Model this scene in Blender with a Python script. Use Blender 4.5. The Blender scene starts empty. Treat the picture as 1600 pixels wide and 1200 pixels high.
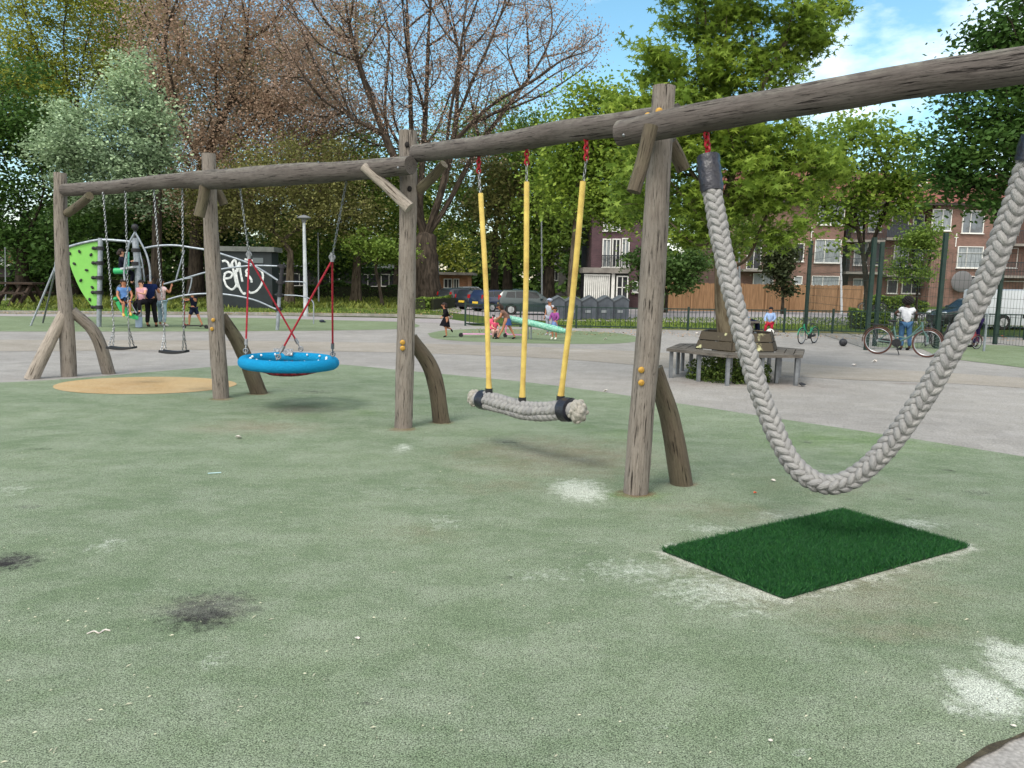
import bpy, math, random
import numpy as np
from mathutils import Vector, Matrix, Euler, noise as MN
random.seed(7); RNG = np.random.default_rng(11)
SC = bpy.context.scene
COL = SC.collection
rad = math.radians

# ------------------------------------------------------------------ camera
CZ = 1.55; FPX = 1200.0; PITCH = math.atan((600-438)/FPX); ROLL = rad(1.0)
FW = Vector((0, math.cos(PITCH), -math.sin(PITCH)))
U0 = Vector((0, math.sin(PITCH), math.cos(PITCH))); R0 = Vector((1, 0, 0))
RT = R0*math.cos(ROLL) + U0*math.sin(ROLL)
UP = -R0*math.sin(ROLL) + U0*math.cos(ROLL)
cam = bpy.data.cameras.new('camera'); cam.sensor_width = 36; cam.lens = 27; cam.clip_end = 3000; cam.clip_start = .05
camo = bpy.data.objects.new('camera', cam); COL.objects.link(camo)
m = Matrix((RT, UP, -FW)).transposed().to_4x4(); m.translation = Vector((0, 0, CZ)); camo.matrix_world = m
SC.camera = camo

# ------------------------------------------------------------------ light
SUN_EL = rad(52); SUN_AZ = rad(215)      # azimuth clockwise from +Y: behind the camera, to the left
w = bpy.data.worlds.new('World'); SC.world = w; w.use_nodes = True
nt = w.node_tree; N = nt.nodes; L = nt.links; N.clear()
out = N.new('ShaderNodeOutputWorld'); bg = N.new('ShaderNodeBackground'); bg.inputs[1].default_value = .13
sky = N.new('ShaderNodeTexSky'); sky.sky_type = 'NISHITA'; sky.sun_disc = False
sky.sun_elevation = SUN_EL; sky.sun_rotation = SUN_AZ; sky.ozone_density = 2.2; sky.dust_density = .6; sky.air_density = 1.1
tc = N.new('ShaderNodeTexCoord'); mp = N.new('ShaderNodeMapping'); mp.inputs['Scale'].default_value = (1, 1, 2.2)
mp.inputs['Location'].default_value = (.32, .1, .15)
nz = N.new('ShaderNodeTexNoise'); nz.inputs['Scale'].default_value = 2.6; nz.inputs['Detail'].default_value = 9; nz.inputs['Roughness'].default_value = .55
rp = N.new('ShaderNodeValToRGB'); rp.color_ramp.elements[0].position = .56; rp.color_ramp.elements[1].position = .76
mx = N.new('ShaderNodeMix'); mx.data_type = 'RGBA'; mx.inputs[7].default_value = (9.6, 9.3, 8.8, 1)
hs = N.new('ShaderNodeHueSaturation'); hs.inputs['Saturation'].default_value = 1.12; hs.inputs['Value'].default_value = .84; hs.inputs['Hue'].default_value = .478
L.new(tc.outputs['Generated'], mp.inputs[0]); L.new(mp.outputs[0], nz.inputs[0]); L.new(nz.outputs[0], rp.inputs[0])
sx = N.new('ShaderNodeSeparateXYZ'); L.new(tc.outputs['Generated'], sx.inputs[0])
bk = N.new('ShaderNodeMapRange'); bk.inputs[1].default_value = .2; bk.inputs[2].default_value = -.25; bk.inputs[4].default_value = .95; L.new(sx.outputs[1], bk.inputs[0])   # cloud white added unseen behind the camera to brighten and neutralise the light
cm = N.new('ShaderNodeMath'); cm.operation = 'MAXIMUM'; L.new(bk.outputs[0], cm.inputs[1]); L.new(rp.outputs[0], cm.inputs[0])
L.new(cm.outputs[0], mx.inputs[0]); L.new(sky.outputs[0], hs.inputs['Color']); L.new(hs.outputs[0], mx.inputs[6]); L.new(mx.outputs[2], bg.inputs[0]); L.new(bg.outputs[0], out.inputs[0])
sl = bpy.data.lights.new('sun', 'SUN'); sl.energy = 1.3; sl.angle = rad(20); sl.color = (1, .95, .87)
so = bpy.data.objects.new('sun', sl); COL.objects.link(so)
sd = Vector((math.sin(SUN_AZ)*math.cos(SUN_EL), math.cos(SUN_AZ)*math.cos(SUN_EL), math.sin(SUN_EL)))
so.rotation_euler = sd.to_track_quat('Z', 'Y').to_euler(); so.location = (0, 0, 30)
SC.view_settings.view_transform = 'Standard'; SC.view_settings.look = 'None'; SC.view_settings.gamma = 1
SC.view_settings.exposure = .95
SC.cycles.max_bounces = 6; SC.cycles.diffuse_bounces = 3; SC.cycles.transparent_max_bounces = 6; SC.cycles.use_denoising = True

# ------------------------------------------------------------------ picture -> place
def ray(px, py): return FW*FPX + RT*(px-800) - UP*(py-600)
def G(px, py, z=0.0):
    d = ray(px, py); t = (z-CZ)/d.z; return Vector((0, 0, CZ)) + d*t
def at(px, py, Y):
    d = ray(px, py); return Vector((0, 0, CZ)) + d*(Y/d.y)
def onp(px, py, A, B, off=0.0):
    n = Vector((-(B.y-A.y), B.x-A.x, 0)).normalized(); d = ray(px, py); o = Vector((0, 0, CZ))
    return o + d*(((A-o).dot(n)+off)/d.dot(n))
def mpp(Y): return Y/FPX/math.cos(PITCH)

# ------------------------------------------------------------------ colour + material
def c(r, g, b):
    f = lambda v: (v/255/12.92 if v/255 <= .04045 else ((v/255+.055)/1.055)**2.4)
    return (f(r), f(g), f(b), 1)
MATS = {}
def mat(name, col, col2=None, scale=4, rough=.75, metal=0, bump=0, bscale=None, detail=5, coord='gc', stretch=(1, 1, 1), pos=(.35, .65), spec=.3, tint=0, transl=0, emis=0):
    if name in MATS: return MATS[name]
    M = bpy.data.materials.new(name); M.use_nodes = True; MATS[name] = M
    nt = M.node_tree; N = nt.nodes; L = nt.links; b = N['Principled BSDF']
    b.inputs['Roughness'].default_value = rough; b.inputs['Metallic'].default_value = metal
    b.inputs['Specular IOR Level'].default_value = spec
    b.inputs['Base Color'].default_value = col
    if coord == 'gc':
        a = N.new('ShaderNodeAttribute'); a.attribute_name = 'gc'; vec = a.outputs['Vector']
    else:
        a = N.new('ShaderNodeTexCoord'); vec = a.outputs['Object']
    mp = N.new('ShaderNodeMapping'); mp.inputs['Scale'].default_value = stretch; L.new(vec, mp.inputs[0]); vec = mp.outputs[0]
    colout = None
    if col2:
        nz = N.new('ShaderNodeTexNoise'); nz.inputs['Scale'].default_value = scale; nz.inputs['Detail'].default_value = detail; nz.inputs['Roughness'].default_value = .6
        L.new(vec, nz.inputs[0]); r = N.new('ShaderNodeMapRange'); r.inputs[1].default_value = pos[0]; r.inputs[2].default_value = pos[1]
        L.new(nz.outputs[0], r.inputs[0]); mx = N.new('ShaderNodeMix'); mx.data_type = 'RGBA'; mx.inputs[6].default_value = col; mx.inputs[7].default_value = col2
        L.new(r.outputs[0], mx.inputs[0]); colout = mx.outputs[2]
    if tint:
        ta = N.new('ShaderNodeAttribute'); ta.attribute_name = 'tint'
        h = N.new('ShaderNodeHueSaturation')
        mr = N.new('ShaderNodeMapRange'); mr.inputs[3].default_value = 1-tint; mr.inputs[4].default_value = 1+tint; L.new(ta.outputs['Fac'], mr.inputs[0]); L.new(mr.outputs[0], h.inputs['Value'])
        mh = N.new('ShaderNodeMapRange'); mh.inputs[3].default_value = .5+tint*.045; mh.inputs[4].default_value = .5-tint*.045; L.new(ta.outputs['Fac'], mh.inputs[0]); L.new(mh.outputs[0], h.inputs['Hue'])
        if colout: L.new(colout, h.inputs['Color'])
        else: h.inputs['Color'].default_value = col
        colout = h.outputs[0]
    if colout: L.new(colout, b.inputs['Base Color'])
    if transl:
        t = N.new('ShaderNodeBsdfTranslucent'); ms = N.new('ShaderNodeMixShader'); ms.inputs[0].default_value = transl
        if colout: L.new(colout, t.inputs[0])
        else: t.inputs[0].default_value = col
        L.new(b.outputs[0], ms.inputs[1]); L.new(t.outputs[0], ms.inputs[2]); L.new(ms.outputs[0], N['Material Output'].inputs[0])
    if bump:
        nb = N.new('ShaderNodeTexNoise'); nb.inputs['Scale'].default_value = bscale or scale*4; nb.inputs['Detail'].default_value = 6
        L.new(vec, nb.inputs[0]); bp = N.new('ShaderNodeBump'); bp.inputs['Strength'].default_value = bump; bp.inputs['Distance'].default_value = .02
        L.new(nb.outputs[0], bp.inputs['Height']); L.new(bp.outputs[0], b.inputs['Normal'])
    return M

# ------------------------------------------------------------------ mesh builder
def basis(d):
    d = d.normalized(); a = Vector((0, 0, 1)) if abs(d.z) < .95 else Vector((1, 0, 0))
    x = a.cross(d).normalized(); return x, d.cross(x)
class MB:
    def __init__(s): s.v = []; s.f = []; s.g = []; s.m = []; s.mi = 0
    def add(s, vs, fs, gs=None):
        o = len(s.v); s.v += [tuple(v) for v in vs]; s.g += [tuple(g) for g in (gs or vs)]
        s.f += [tuple(i+o for i in f) for f in fs]; s.m += [s.mi]*len(fs); return s
    def box(s, ctr, size, rz=0, M=None, taper=1):
        x, y, z = [q/2 for q in size]; vs = [Vector((a*x*(taper if e > 0 else 1), b*y*(taper if e > 0 else 1), e*z)) for e in (-1, 1) for b in (-1, 1) for a in (-1, 1)]
        g = [tuple(v) for v in vs]
        R = (M.to_3x3() if M else Matrix.Rotation(rz, 3, 'Z')); vs = [R@v + Vector(ctr) for v in vs]
        return s.add(vs, [(0, 2, 3, 1), (4, 5, 7, 6), (0, 1, 5, 4), (2, 6, 7, 3), (0, 4, 6, 2), (1, 3, 7, 5)], [Vector(a)+Vector(ctr) for a in g])
    def beam(s, a, b, w, h, up=Vector((0, 0, 1))):      # rectangular bar from a to b
        a = Vector(a); b = Vector(b); d = (b-a).normalized(); x = d.cross(up)
        if x.length < 1e-4: x = Vector((1, 0, 0))
        x.normalize(); y = x.cross(d); L = (b-a).length
        vs = []; gs = []
        for t in (0, 1):
            for sx, sy in ((-1, -1), (1, -1), (1, 1), (-1, 1)):
                vs.append(a+d*L*t + x*sx*w/2 + y*sy*h/2); gs.append((sx*w/2, sy*h/2, L*t))
        return s.add(vs, [(3, 2, 1, 0), (4, 5, 6, 7), (0, 1, 5, 4), (1, 2, 6, 5), (2, 3, 7, 6), (3, 0, 4, 7)], gs)
    def tube(s, pts, r, seg=8, cap=True, wob=0, seed=0, closed=False, flat=1, ref=None):
        pts = [Vector(p) for p in pts]; n = len(pts); rs = r if isinstance(r, (list, tuple)) else [r]*n
        vs = []; gs = []; acc = 0; X = None
        for i, p in enumerate(pts):
            if closed: d = pts[(i+1) % n]-pts[i-1]
            else: d = pts[min(i+1, n-1)]-pts[max(i-1, 0)]
            if d.length < 1e-9: d = Vector((0, 0, 1))
            d.normalize()
            if X is None: X, Y = basis(d) if ref is None else (Vector(ref), d.cross(Vector(ref)))
            X = (X-d*X.dot(d)); X = X.normalized() if X.length > 1e-6 else basis(d)[0]; Y = d.cross(X)
            if i: acc += (p-pts[i-1]).length
            for k in range(seg):
                a = 2*math.pi*k/seg; R = rs[i]
                if wob: R *= 1+wob*MN.noise(Vector((math.cos(a)*1.6+seed, math.sin(a)*1.6, acc*2.2+seed*3.1)))+wob*.35*MN.noise(Vector((math.cos(a)*5+seed, math.sin(a)*5, acc*9)))
                vs.append(p+X*math.cos(a)*R+Y*math.sin(a)*R*flat); gs.append((math.cos(a)*R, math.sin(a)*R, acc+seed))
        fs = []
        for i in range(n if closed else n-1):
            j = (i+1) % n
            for k in range(seg):
                q = (k+1) % seg; fs.append((i*seg+k, i*seg+q, j*seg+q, j*seg+k))
        if cap and not closed:
            fs.append(tuple(range(seg-1, -1, -1))); fs.append(tuple((n-1)*seg+k for k in range(seg)))
        return s.add(vs, fs, gs)
    def ell(s, ctr, r, M=None, nu=12, nv=8, half=0, zlo=-1):
        R = M.to_3x3() if M else Matrix.Identity(3); ctr = Vector(ctr)
        if not isinstance(r, (tuple, list)): r = (r, r, r)
        vs = []; gs = []
        for j in range(nv+1):
            t = -math.pi/2 + math.pi*j/nv; z = max(math.sin(t), zlo)
            for i in range(nu):
                a = 2*math.pi*i/nu; q = Vector((math.cos(a)*math.cos(t)*r[0], math.sin(a)*math.cos(t)*r[1], z*r[2]))
                vs.append(R@q+ctr); gs.append(tuple(q))
        fs = [(j*nu+i, j*nu+(i+1) % nu, (j+1)*nu+(i+1) % nu, (j+1)*nu+i) for j in range(nv) for i in range(nu)]
        return s.add(vs, fs, gs)
    def lathe(s, prof, ctr=(0, 0, 0), seg=20, M=None):
        R = M.to_3x3() if M else Matrix.Identity(3); ctr = Vector(ctr); n = len(prof)
        vs = [R@Vector((math.cos(2*math.pi*k/seg)*r, math.sin(2*math.pi*k/seg)*r, z))+ctr for r, z in prof for k in range(seg)]
        fs = [(i*seg+k, i*seg+(k+1) % seg, (i+1)*seg+(k+1) % seg, (i+1)*seg+k) for i in range(n-1) for k in range(seg)]
        return s.add(vs, fs)
    def prism(s, pts, off):        # polygon + offset vector
        pts = [Vector(p) for p in pts]; off = Vector(off); n = len(pts)
        return s.add(pts+[p+off for p in pts], [tuple(range(n-1, -1, -1)), tuple(range(n, 2*n))]+[(i, (i+1) % n, n+(i+1) % n, n+i) for i in range(n)])
    def poly(s, pts): return s.add(pts, [tuple(range(len(pts)))])
    def torus(s, ctr, R, r, M=None, nu=32, nv=8, sq=1):
        Q = M.to_3x3() if M else Matrix.Identity(3); ctr = Vector(ctr)
        pts = [ctr+Q@Vector((math.cos(a)*R, math.sin(a)*R*sq, 0)) for a in [2*math.pi*i/nu for i in range(nu)]]
        return s.tube(pts, r, nv, closed=True, ref=Q@Vector((0, 0, 1)))
    def mesh(s, name, off=Vector((0, 0, 0)), smooth=True, tint=None):
        me = bpy.data.meshes.new(name); V = np.array(s.v, dtype=np.float32)-np.array(off, dtype=np.float32)
        me.from_pydata(V.tolist(), [], s.f); me.update()
        a = me.attributes.new('gc', 'FLOAT_VECTOR', 'POINT'); a.data.foreach_set('vector', np.array(s.g, dtype=np.float32).ravel())
        me.polygons.foreach_set('material_index', np.array(s.m, dtype=np.int32))
        if smooth: 
            me.polygons.foreach_set('use_smooth', np.ones(len(s.f), dtype=bool))
            try: me.set_sharp_from_angle(angle=rad(42))
            except Exception: pass
        return me
def OFF(p):
    o = Vector((0, 0, 0))
    return Vector(p['_o']) if p is not None and '_o' in p.keys() else o
def build(mb, name, mats, parent=None, smooth=True, label=None):
    off = OFF(parent); me = mb.mesh(name, off, smooth)
    for q in (mats if isinstance(mats, (list, tuple)) else [mats]): me.materials.append(q)
    o = bpy.data.objects.new(name, me); COL.objects.link(o)
    if parent is not None: o.parent = parent; o['_o'] = tuple(off)
    if label: o['label'] = label
    return o
def thing(name, label, cat, loc=(0, 0, 0), rz=0, group=None, world=False, kind=None):
    o = bpy.data.objects.new(name, None); COL.objects.link(o); o.location = loc; o.rotation_euler = (0, 0, rz); o.empty_display_size = .2
    o['label'] = label; o['category'] = cat
    if group: o['group'] = group
    if kind: o['kind'] = kind
    if world: o['_o'] = tuple(loc)
    return o
def solo(name, mb, mats, label, cat, loc=None, group=None, kind=None, smooth=True):
    V = np.array(mb.v); 
    if loc is None: loc = Vector(((V[:, 0].min()+V[:, 0].max())/2, (V[:, 1].min()+V[:, 1].max())/2, V[:, 2].min()))
    me = mb.mesh(name, Vector(loc), smooth)
    for q in (mats if isinstance(mats, (list, tuple)) else [mats]): me.materials.append(q)
    o = bpy.data.objects.new(name, me); COL.objects.link(o); o.location = loc; o['label'] = label; o['category'] = cat
    if group: o['group'] = group
    if kind: o['kind'] = kind
    return o
def struct(name, mb, mats, smooth=False):
    o = build(mb, name, mats, None, smooth); o['kind'] = 'structure'; return o
def kids(o): return [q for q in list(COL.objects) if q.parent == o]
def copy_tree(o, parent=None):
    q = o.copy(); COL.objects.link(q)
    if parent is not None: q.parent = parent
    for ch in kids(o): copy_tree(ch, q)
    return q
def dup(o, loc, rz=0, label=None, group=None, scale=None):
    q = copy_tree(o); q.location = loc; q.rotation_euler = (0, 0, rz)
    if label: q['label'] = label
    if group: q['group'] = group
    if scale: q.scale = (scale,)*3
    return q
def spline(pts, n=8):
    pts = [Vector(p) for p in pts]; P = [pts[0]*2-pts[1]]+pts+[pts[-1]*2-pts[-2]]; out = []
    for i in range(1, len(P)-2):
        a, b, c_, d = P[i-1:i+3]
        for k in range(n):
            t = k/n; out.append(.5*((2*b)+(c_-a)*t+(2*a-5*b+4*c_-d)*t*t+(-a+3*b-3*c_+d)*t**3))
    out.append(pts[-1]); return out
def seg_lerp(vals, n):      # radii for spline()
    o = []
    for i in range(len(vals)-1):
        for k in range(n): o.append(vals[i]+(vals[i+1]-vals[i])*k/n)
    return o+[vals[-1]]
# ------------------------------------------------------------------ ground
def gp(l): return [G(x, y) for x, y in l]
def px_patch(px, py, rx, ry):
    a = G(px, py); X = abs(G(px+rx, py).x-a.x); Y = abs(G(px, py-ry).y-G(px, py+ry).y)/2
    return a, X, Y
def ground_mat(name, base, base2, layers, grain=(180, .55), big=.9, bump=.5, rough=.95, brick=None, dust=None, rim=False):
    M = bpy.data.materials.new(name); M.use_nodes = True; nt = M.node_tree; N = nt.nodes; L = nt.links; b = N['Principled BSDF']
    b.inputs['Roughness'].default_value = rough; b.inputs['Specular IOR Level'].default_value = .12
    tc = N.new('ShaderNodeTexCoord'); P = tc.outputs['Object']
    def noise(scale, detail=5, rough=.6, vec=P, stretch=None):
        n = N.new('ShaderNodeTexNoise'); n.inputs['Scale'].default_value = scale; n.inputs['Detail'].default_value = detail; n.inputs['Roughness'].default_value = rough
        if stretch:
            m_ = N.new('ShaderNodeMapping'); m_.inputs['Scale'].default_value = stretch; L.new(vec, m_.inputs[0]); vec = m_.outputs[0]
        L.new(vec, n.inputs[0]); return n
    def rng(x, a, bb, c0=0, c1=1):
        n = N.new('ShaderNodeMapRange'); n.inputs[1].default_value = a; n.inputs[2].default_value = bb; n.inputs[3].default_value = c0; n.inputs[4].default_value = c1; L.new(x, n.inputs[0]); return n.outputs[0]
    def mth(op, x, y):
        n = N.new('ShaderNodeMath'); n.operation = op
        for i, q in enumerate((x, y)):
            if hasattr(q, 'node'): L.new(q, n.inputs[i])
            else: n.inputs[i].default_value = q
        return n.outputs[0]
    def mix(f, a, bb, mode='MIX'):
        n = N.new('ShaderNodeMix'); n.data_type = 'RGBA'; n.blend_type = mode
        if hasattr(f, 'node'): L.new(f, n.inputs[0])
        else: n.inputs[0].default_value = f
        for i, q in ((6, a), (7, bb)):
            if hasattr(q, 'node'): L.new(q, n.inputs[i])
            else: n.inputs[i].default_value = q
        return n.outputs[2]
    col = mix(rng(noise(big, 6).outputs[0], .35, .68), base, base2)
    # warped position for the patches
    wn = noise(2.3, 5, .7); sub = N.new('ShaderNodeVectorMath'); sub.operation = 'SUBTRACT'; L.new(wn.outputs['Color'], sub.inputs[0]); sub.inputs[1].default_value = (.5, .5, .5)
    sc = N.new('ShaderNodeVectorMath'); sc.operation = 'SCALE'; sc.inputs['Scale'].default_value = .26; L.new(sub.outputs[0], sc.inputs[0])
    ad = N.new('ShaderNodeVectorMath'); ad.operation = 'ADD'; L.new(P, ad.inputs[0]); L.new(sc.outputs[0], ad.inputs[1]); W = ad.outputs[0]
    for lc, plist, nsc, lo, hi in layers:
        acc = None
        for (px, py, rx, ry, st) in plist:
            a, X, Y = px_patch(px, py, rx, ry)
            s1 = N.new('ShaderNodeVectorMath'); s1.operation = 'SUBTRACT'; L.new(W, s1.inputs[0]); s1.inputs[1].default_value = (a.x, a.y, 0)
            s2 = N.new('ShaderNodeVectorMath'); s2.operation = 'MULTIPLY'; L.new(s1.outputs[0], s2.inputs[0]); s2.inputs[1].default_value = (1/X, 1/Y, 0)
            s3 = N.new('ShaderNodeVectorMath'); s3.operation = 'LENGTH'; L.new(s2.outputs[0], s3.inputs[0])
            q = rng(s3.outputs['Value'], 1.45, .15, 0, st)
            acc = q if acc is None else mth('MAXIMUM', acc, q)
        fn = noise(nsc, 10, .8).outputs[0]
        v = mth('ADD', acc, mth('MULTIPLY', mth('SUBTRACT', fn, .5), 2.6 if nsc > 15 else 1.5))
        col = mix(mth('MULTIPLY', rng(v, lo, hi), rng(acc, .02, .3)), col, lc)
    if dust:
        d = rng(noise(1.7, 12, .8, stretch=(1, 1.5, 1)).outputs[0], .42, .74, 0, dust[1]); col = mix(d, col, dust[0])
    if rim:                                   # chalky sand swept up along the edges of the grass mat
        Q = gp([(1035, 863), (1315, 800), (1512, 857), (1225, 938)]); cen = sum(Q, Vector())/4; dm = None; fn = noise(5, 10, .8).outputs[0]; tot = None
        for i in range(4):
            a_, b_ = Q[i], Q[(i+1) % 4]; n_ = Vector((-(b_-a_).y, (b_-a_).x, 0)).normalized()
            if n_.dot(cen-a_) > 0: n_ = -n_
            dn = N.new('ShaderNodeVectorMath'); dn.operation = 'DOT_PRODUCT'; dn.inputs[1].default_value = tuple(n_); L.new(P, dn.inputs[0]); v_ = mth('SUBTRACT', dn.outputs['Value'], n_.dot(a_))
            dm = v_ if dm is None else mth('MAXIMUM', dm, v_)
        near = rng(dm, .13, .0); m_ = mth('ADD', near, mth('MULTIPLY', mth('SUBTRACT', fn, .5), 3.6)); wide = rng(dm, .55, .05); mw = mth('ADD', mth('MULTIPLY', wide, .55), mth('MULTIPLY', mth('SUBTRACT', noise(5, 12, .8).outputs[0], .5), 2.4))
        col = mix(mth('MULTIPLY', rng(mw, .35, 1.0, 0, .5), wide), col, c(168, 168, 152)); col = mix(mth('MULTIPLY', rng(m_, .5, 1.1, 0, .85), rng(near, 0, .15)), col, c(200, 202, 190))
    if brick:
        bw, bh, mort, mc, rot = brick
        m_ = N.new('ShaderNodeMapping'); m_.inputs['Rotation'].default_value = (0, 0, rot); L.new(P, m_.inputs[0])
        br = N.new('ShaderNodeTexBrick'); L.new(m_.outputs[0], br.inputs[0]); br.inputs['Scale'].default_value = 1; br.inputs['Brick Width'].default_value = bw; br.inputs['Row Height'].default_value = bh
        br.inputs['Mortar Size'].default_value = mort; br.inputs['Color1'].default_value = (.9, .9, .9, 1); br.inputs['Color2'].default_value = (1.03, 1.03, 1.03, 1); br.inputs['Mortar'].default_value = (mc, mc, mc, 1)
        col = mix(1, col, br.outputs[0], 'MULTIPLY')
    g1 = noise(grain[0], 3, .7).outputs[0]; g2 = N.new('ShaderNodeTexVoronoi'); g2.inputs['Scale'].default_value = grain[0]*.8; L.new(P, g2.inputs[0])
    gg = mth('ADD', rng(g1, .3, .7, 1-grain[1], 1+grain[1]*.8), rng(g2.outputs['Distance'], 0, .8, .16, -.2))
    cc = N.new('ShaderNodeCombineColor'); [L.new(gg, cc.inputs[i]) for i in range(3)]
    col = mix(1, col, cc.outputs[0], 'MULTIPLY')
    L.new(col, b.inputs['Base Color'])
    bp = N.new('ShaderNodeBump'); bp.inputs['Strength'].default_value = bump; bp.inputs['Distance'].default_value = .006; L.new(g1, bp.inputs['Height']); L.new(bp.outputs[0], b.inputs['Normal'])
    return M

WHITE = [(905, 768, 48, 20, 1.2), (630, 700, 20, 9, .75), (690, 815, 40, 20, .5), (560, 772, 60, 12, .32), (20, 765, 55, 14, .5), (172, 850, 45, 24, .5), (340, 1030, 45, 24, .5),
         (800, 1000, 45, 10, .4), (1580, 1020, 44, 22, 1.15), (1540, 1090, 55, 40, 1.4), (1605, 1060, 50, 50, 1.3), (1500, 1110, 30, 20, .8), (1125, 925, 125, 34, .72), (1000, 893, 125, 26, .62), (850, 900, 90, 16, .45), (1180, 960, 90, 14, .5), (1110, 828, 62, 11, .62),
         (1215, 808, 60, 9, .55), (1420, 818, 70, 13, .7), (1370, 915, 60, 14, .35), (940, 850, 70, 10, .3), (1250, 1170, 40, 12, .4), (650, 765, 60, 10, .35), (1050, 1140, 50, 14, .35), (480, 748, 60, 8, .25), (1300, 975, 70, 12, .25), (1060, 868, 40, 10, .6), (250, 920, 60, 20, .3)]
MATE = [(1035, 863), (1315, 800), (1512, 857), (1225, 938)]
for i_, wt_ in ((0, .75), (1, .85), (2, .3), (3, .7)):
    (ax_, ay_), (bx_, by_) = MATE[i_], MATE[(i_+1) % 4]
    for k_ in range(5): WHITE.append((ax_+(bx_-ax_)*(k_+.5)/5, ay_+(by_-ay_)*(k_+.5)/5, 32, 7, wt_))
RUST_SHADE = [(630, 671, 20, 3.5, 1), (691, 660, 20, 3.5, .9), (994, 772, 28, 6, 1), (1066, 757, 26, 5, .9), (346, 624, 18, 3, .9), (406, 615, 18, 3, .9)]  # rusty soil at the log feet, strengthened as painted contact shadow
DARK = [(318, 955, 80, 33, 1), (15, 880, 52, 16, 1), (793, 691, 22, 4, .6), (572, 1106, 24, 4, .55), (1480, 736, 14, 3, .6), (912, 866, 36, 4, .4), (45, 792, 24, 4, .55), (60, 702, 30, 2, .5), (490, 613, 42, 5, .5), (1255, 691, 16, 3, .6), (1528, 771, 30, 5, .5), (1428, 781, 10, 2, .6), (452, 641, 60, 4, .35), (300, 610, 20, 3, .3), (797, 903, 16, 5, .5)]
TAN = [(400, 668, 130, 12, .62), (880, 712, 180, 34, .72), (1280, 905, 230, 66, .62), (1120, 800, 160, 24, .4), (1300, 760, 160, 24, .35), (470, 640, 60, 8, .4), (640, 830, 120, 30, .3), (310, 950, 90, 34, .45), (1400, 985, 160, 24, .45), (780, 760, 110, 18, .4)]
MOSS = [(1320, 690, 200, 26, .5), (980, 680, 80, 12, .5), (1000, 775, 50, 8, .75), (570, 645, 60, 10, .4), (900, 665, 70, 8, .4)]
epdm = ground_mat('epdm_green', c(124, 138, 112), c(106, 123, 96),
    [(c(134, 127, 108), TAN, 3, .12, .9), (c(98, 128, 66), MOSS, 3, .2, 1.0), (c(112, 92, 66), RUST_SHADE, 14, .15, .7), (c(196, 202, 190), WHITE, 17, .36, 1.02), (c(46, 44, 46), DARK, 18, .25, .85)],
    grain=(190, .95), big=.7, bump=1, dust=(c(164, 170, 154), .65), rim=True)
epdm_far = ground_mat('epdm_green_far', c(114, 127, 98), c(100, 114, 84), [(c(150, 150, 130), [(1500, 560, 60, 8, .5)], 5, .3, 1)], grain=(60, .3), big=.5, bump=.2, dust=(c(150, 162, 140), .5))
pav = ground_mat('paving_tiles', c(150, 147, 142), c(136, 133, 129), [(c(120, 110, 104), [(260, 550, 60, 1.2, .7), (45, 528, 30, 1.0, .6), (1420, 600, 50, 2, .6), (1200, 600, 110, 9, .55), (1090, 600, 70, 8, .5)], 6, .2, .9)], grain=(70, .22), big=.35, bump=.25, brick=(.3, .3, .012, .93, .3), dust=(c(168, 166, 165), .5))
band = ground_mat('paving_band', c(148, 142, 132), c(134, 128, 118), [(c(166, 162, 156), [(900, 548, 60, 3, .6)], 5, .2, 1)], grain=(80, .25), big=.4, bump=.2, dust=(c(176, 170, 166), .5))
asph = ground_mat('asphalt', c(158, 152, 152), c(140, 136, 138), [(c(120, 116, 116), [(1150, 498, 60, 3, .6)], 4, .3, 1)], grain=(60, .25), big=.3, bump=.2)
kerbm = mat('kerb_concrete', c(150, 148, 144), c(120, 118, 112), 3, .9, bump=.3, coord='obj')
grassm = ground_mat('grass_ground', c(78, 92, 42), c(60, 80, 34), [(c(150, 130, 90), [(590, 480, 50, 4, .7), (420, 487, 200, 1.5, .8), (1200, 516, 260, 2, .6), (1100, 512, 100, 3, .5)], 3, .2, .9)], grain=(30, .5), big=.6, bump=.8)
ochre = ground_mat('epdm_ochre', c(176, 152, 112), c(164, 138, 100), [(c(140, 124, 96), [(230, 605, 80, 5, .4)], 4, .3, 1)], grain=(90, .35), big=.8, bump=.5, dust=(c(190, 176, 148), .5))

def sheet(name, pts, z, m):
    b = MB(); b.poly([(p[0], p[1], z) for p in pts]); return struct(name, b, m)
b = MB(); b.poly([(-1500, -60, -.03), (1500, -60, -.03), (1500, 2500, -.03), (-1500, 2500, -.03)]); struct('ground', b, grassm)
def bez(pts, n=8): return spline([Vector((p[0], p[1], 0)) for p in pts], n)
# paving court: from behind the camera to the far kerb / railing
far = gp([(-900, 474), (-300, 488), (0, 494), (400, 497), (700, 500), (740, 509), (1000, 514), (1350, 522), (1700, 530), (2300, 548)])
sheet('paving', [Vector((-40, -6, 0)), Vector((40, -6, 0))]+far[::-1], 0, pav)
# green safety surface
edge = bez(gp([(-500, 622), (-200, 606), (0, 598), (110, 592), (230, 582), (340, 573), (430, 569), (520, 569), (640, 580), (780, 593), (900, 607), (1050, 629), (1200, 652), (1400, 682), (1600, 714), (1800, 748), (2100, 800)]), 5)
br = gp([(2200, 1010), (1800, 1075), (1600, 1150), (1560, 1166), (1520, 1188), (1470, 1225)])
sheet('play_surface', list(edge)+br+[Vector((.55, .6, 0)), Vector((-6, .6, 0)), Vector((-14, 3, 0))], .004, epdm)
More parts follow.
